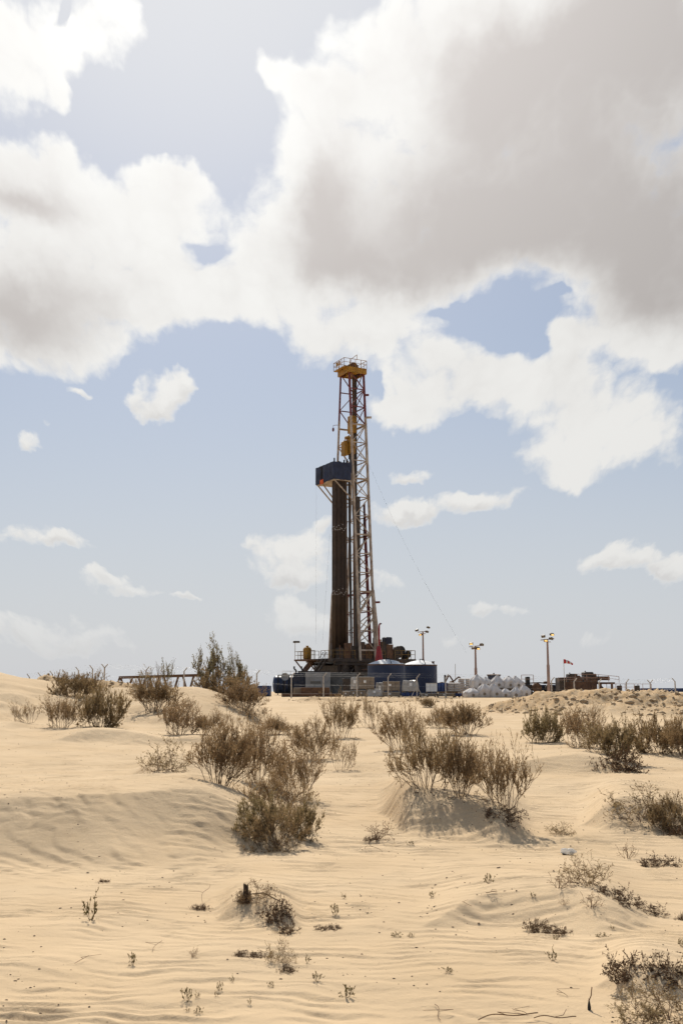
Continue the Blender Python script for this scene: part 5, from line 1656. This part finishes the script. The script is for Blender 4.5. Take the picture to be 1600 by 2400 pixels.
def post(px, pytop, Y, arms, brace=False):
    p = at(px, pytop, Y)
    z0 = tz(p.x, p.y)
    z0 = min(z0, p.z - 1.2) - 0.15
    zt = p.z - 0.33
    b = Vector((p.x, p.y, 0)) - Vector((fo_.x, fo_.y, 0))
    po = MB().bar((b.x, b.y, z0 - fo_.z), (b.x, b.y, zt - fo_.z), 0.12).build('post', M_POST, fence)
    tips = []
    for s in arms:
        tip = Vector((b.x + s * 0.32, b.y, zt + 0.36 - fo_.z))
        MB().bar((b.x, b.y, zt - fo_.z - 0.03), tip, 0.09).build('arm', M_POST, po)
        tips.append(tip)
    if brace:
        for s in (-1, 1):
            MB().bar((b.x, b.y - 0.03, zt - 0.9 - fo_.z), (b.x + s * 0.75, b.y - 0.03, z0 - fo_.z), 0.07).build('stay', M_POST, po)
    return tips[0], Vector((b.x, b.y, zt - fo_.z))


left_run = [post(px, py, Y, (-1,)) for px, py, Y in ((70, 1580, 130), (96, 1577, 127), (124, 1573, 123), (154, 1570, 119), (185, 1564, 116), (218, 1560, 113))]
corner = post(246, 1557, 110, (-1, 1))
front = [post(px, py, Y, (1,), br) for px, py, Y, br in ((343, 1563, 110, 0), (432, 1565, 110, 0), (602, 1571, 110, 0), (683, 1577, 110, 0), (758, 1577, 110, 0), (836, 1578, 110, 0), (909, 1579, 110, 0), (976, 1580, 110, 1), (1043, 1581, 110.5, 0), (1291, 1588, 117, 0), (1344, 1590, 119, 0), (1402, 1591, 121, 0), (1466, 1592, 124, 0))]
end = [post(1522, 1594, 128, (-1, 1)), post(1580, 1590, 126, (-1,)), post(1640, 1588, 124, (-1,))]
for i, (a, b) in enumerate([(left_run + [corner])[j:j + 2] for j in range(6)] + [([corner] + front)[j:j + 2] for j in range(len(front))] + [(front[-1], end[0]), (end[0], end[1])]):
    wr = MB()
    for t in (0.0, 0.5, 1.0):
        wr.tube(a[0].lerp(a[1], t), b[0].lerp(b[1], t), 0.009, 3)
    wr.tube(a[1] - Vector((0, 0, 0.9)), b[1] - Vector((0, 0, 0.9)), 0.009, 3)
    wr.build('wire_strand', M_STEEL, fence)

# ------------------------------------------------------------------ small things on the sand
# clear plastic bottle and bag scrap
p = on_ground(1330, 2004)
lit = thing('plastic_litter', 'crumpled clear plastic bottle with white scraps on the sand at the right', 'litter', p, math.radians(-12))
M_CLEAR = mat('clear plastic', (0.80, 0.78, 0.74), 0.12, var=0.1, transl=0.65, spec=0.8)
kk = 0.72 * p.y * CP / FPX
smooth_by_angle(MB().lathe([(0.02, -22 * kk), (9 * kk, -18 * kk), (10 * kk, -6 * kk), (8 * kk, 0), (10 * kk, 6 * kk), (9 * kk, 16 * kk), (3 * kk, 24 * kk), (3 * kk, 28 * kk)], 12, (0, 0, 9 * kk), 'x').build('bottle', M_CLEAR, lit))
R = random.Random(8)
for nm, x0, s, mm in (('scrap', -16, 7, M_PAPER), ('scrap', 14, 8, M_CLEAR)):
    vs = []
    for j in range(5):
        for i in range(5):
            vs.append(((x0 + (i - 2) * s * 0.5) * kk, (j - 2) * s * 0.4 * kk - 0.03, (4 + R.uniform(0, s * 0.9)) * kk))
    fs = [(j * 5 + i, j * 5 + i + 1, j * 5 + i + 6, j * 5 + i + 5) for j in range(4) for i in range(4)]
    s_ = MB().add(vs, fs).build(nm, mm, lit)
    s_.modifiers.new('thickness', 'SOLIDIFY').thickness = 0.003
MB().box(-16 * kk, -6 * kk, -6 * kk, 4 * kk, 0, 3 * kk).build('bottle_cap_end', M_BLACK, lit)

# dead sticks
def stick(px0, py0, px1, py1, rise, dia, label, bend=0.25):
    dia *= 0.45
    a = on_ground(px0, py0); b = on_ground(px1, py1)
    b = b + Vector((0, 0, rise))
    R = random.Random(int(px0 + py0))
    n = 12
    ln = (b - a).length
    sd = Vector((-(b - a).y, (b - a).x, 0)).normalized()
    p1, p2 = R.uniform(0, 6), R.uniform(0, 6)
    pts = []
    for i in range(n + 1):
        t = i / n
        w_ = math.sin(PI * t) * ln * 0.12 * bend * 2
        pts.append(a.lerp(b, t) + sd * (w_ * math.sin(4.0 * t + p1)) + Vector((0, 0, 0.008 + dia / 2 + abs(w_) * 0.35 * (1 + math.sin(5 * t + p2)))))
    o = thing('dead_stick', label, 'stick', a, 0, 'dead sticks on the sand')
    MB().path([q - a for q in pts], dia, 5).build('stem', M_DRY if dia < 0.006 else M_STRAW, o)
    t = pts[n // 2]
    MB().path([t - a, t - a + Vector((R.uniform(-0.10, 0.10), R.uniform(-0.05, 0.05), 0.02)), t - a + Vector((R.uniform(-0.15, 0.15), R.uniform(-0.1, 0.1), 0.03))], dia * 0.5, 4).build('side_twig', M_DRY, o)
    return o


stick(1018, 2362, 1032, 2396, 0.0, 0.010, 'thin dead stick slanting up at the bottom edge, right of the middle')
stick(1120, 2398, 1260, 2392, 0.03, 0.016, 'long dead branch lying along the bottom edge', 0.5)
stick(1250, 2390, 1350, 2399, 0.03, 0.014, 'curved dead branch at the bottom edge left of the corner shrub', 0.5)
stick(1200, 2372, 1235, 2385, 0.0, 0.008, 'short bit of stick above the long branch at the bottom edge')
stick(1303, 2328, 1330, 2338, 0.0, 0.008, 'small forked stick on the sand left of the corner shrub')
stick(474, 2130, 492, 2100, 0.10, 0.010, 'upright thin stick by the root scrap left of the stump mound')
stick(357, 2232, 380, 2214, 0.02, 0.008, 'thin bent stick on the sand below the tall left sprout')
stick(176, 2262, 208, 2250, 0.02, 0.008, 'forked dead twig at the lower left')
stick(855, 1992, 895, 2004, 0.02, 0.012, 'curved dead stick in front of the tangle of dead twigs', 0.6)
stick(915, 1955, 925, 1990, 0.05, 0.010, 'dead stick standing at the right of the tangle of dead twigs', 0.6)
stick(1082, 2120, 1105, 2128, 0.0, 0.008, 'short stick below the tufted stalk')
stick(1138, 2098, 1164, 2098, 0.0, 0.014, 'dry stalk lying at the foot of the leafy tuft')
# burnt stump on the mound
p = on_ground(576, 2106)
stp = thing('tree_stump', 'dark splintered stump standing on the lower middle mound', 'stump', p)
kk = p.y * CP / FPX
vs, fs = [], []
R = random.Random(2)
for r, z in ((9, -4), (7, 8), (6.5, 18), (5.5, 26)):
    for k in range(9):
        a = 2 * PI * k / 9
        rr_ = r * R.uniform(0.75, 1.2)
        vs.append((rr_ * math.cos(a) * kk, rr_ * math.sin(a) * kk, (z + (R.uniform(-3, 8) if z == 26 else 0)) * kk))
for i in range(3):
    fs += [(i * 9 + k, i * 9 + (k + 1) % 9, (i + 1) * 9 + (k + 1) % 9, (i + 1) * 9 + k) for k in range(9)]
vs.append((0, 0, 22 * kk)); fs += [(27 + k, 27 + (k + 1) % 9, 36) for k in range(9)]
MB().add(vs, fs).build('wood', mat('charred wood', (0.075, 0.05, 0.035), 0.9, var=0.5, scale=30.0, bump=0.8), stp)
MB().path([Vector((3 * kk, 0, 8 * kk)), Vector((40 * kk, -2 * kk, 12 * kk)), Vector((85 * kk, -12 * kk, -8 * kk)), Vector((105 * kk, -30 * kk, -40 * kk))], 2.6 * kk, 6).build('root', M_STEM, stp)
p = on_ground(1380, 2368)
s2 = thing('burnt_stub', 'small black burnt stub left of the corner shrub', 'stump', p)
kk = p.y * CP / FPX
smooth_by_angle(MB().lathe([(3.5 * kk, -2 * kk), (4 * kk, 5 * kk), (3 * kk, 12 * kk), (1.5 * kk, 19 * kk), (0.6 * kk, 24 * kk)], 8).build('stub', M_BLACK, s2))
MB().path([Vector((0, 0, 20 * kk)), Vector((5 * kk, 0, 30 * kk)), Vector((8 * kk, 2 * kk, 48 * kk))], 2 * kk, 4).build('twig', M_STRAW, s2)

# clods on the spoil and crumbs of litter on the sand: too many to count
ico = np.array([(0, 0, 1), (0.9, 0, 0.1), (0.25, 0.85, 0), (-0.75, 0.5, 0.1), (-0.7, -0.55, 0), (0.3, -0.85, 0.1), (0, 0, -0.8)])
icf = np.array([(0, 1, 2), (0, 2, 3), (0, 3, 4), (0, 4, 5), (0, 5, 1), (6, 2, 1), (6, 3, 2), (6, 4, 3), (6, 5, 4), (6, 1, 5)])


def scatter(name, pts, sizes, m, flat, seed, label):
    R = np.random.RandomState(seed)
    n = len(pts)
    a = R.rand(n) * 2 * PI
    ca, sa = np.cos(a), np.sin(a)
    base = np.repeat(ico[None], n, 0) * (1 + 0.35 * (R.rand(n, 7, 1) - 0.5)) * np.array([1, 1, flat])
    asp = 1 + R.rand(n, 1) * 0.8
    bx = base[:, :, 0] * asp
    x = bx * ca[:, None] - base[:, :, 1] * sa[:, None]; y = bx * sa[:, None] + base[:, :, 1] * ca[:, None]
    v = np.stack([x, y, base[:, :, 2]], -1) * sizes[:, None, None] + pts[:, None, :]
    f = icf[None] + (np.arange(n) * 7)[:, None, None]
    o = mobj(name, new_mesh(name, v.reshape(-1, 3), None, f.reshape(-1, 3)), m)
    o['kind'] = 'stuff'
    o['label'] = label
    return o


R = np.random.RandomState(12)
th = R.uniform(-0.36, 0.40, 60000); rad = R.uniform(58, 103, 60000)
zz_, rg = terrain(rad * np.sin(th), rad * np.cos(th), True, True)
keep = (R.rand(60000) < rg * 0.55) & (perlin(rad * np.sin(th) * 0.35, rad * np.cos(th) * 0.5) > -0.25)
pts = np.stack([rad * np.sin(th), rad * np.cos(th), zz_], 1)[keep]
sz = 0.03 + 0.20 * R.rand(len(pts)) ** 4
M_CLOD = mat('dry earth clod', (0.47, 0.35, 0.215), 0.95, col2=(0.37, 0.265, 0.155), scale=0.8)
scatter('clods', pts, sz, M_CLOD, 0.8, 1, 'earth clods strewn over the spoil berm round the pad')
th = R.uniform(-0.36, 0.36, 5200); rad = 5.5 * (45 / 5.5) ** R.rand(5200)
x_, y_ = rad * np.sin(th), rad * np.cos(th)
keep = perlin(x_ * 0.5 + 7, y_ * 0.5) + 0.6 * R.rand(5200) > 0.25
x_, y_, rad = x_[keep], y_[keep], rad[keep]
lx_, ly_ = [x_], [y_]
for fx, fy, fw in FEET:                                # leaf litter caught round the shrub feet
    n_ = int(min(220, 40 + 90 * fw))
    lx_.append(fx + R.normal(0, 0.30 * fw + 0.02, n_)); ly_.append(fy - 0.12 * fw + R.normal(0, 0.26 * fw + 0.02, n_))
x_, y_ = np.concatenate(lx_), np.concatenate(ly_); rad = np.hypot(x_, y_)
pts = np.stack([x_, y_, terrain(x_, y_) + 0.002], 1)
scatter('debris', pts, (0.002 + 0.009 * R.rand(len(pts)) ** 3) * (1 + rad / 40), M_STEM, 0.5, 2, 'dark crumbs of plant litter scattered over the sand')
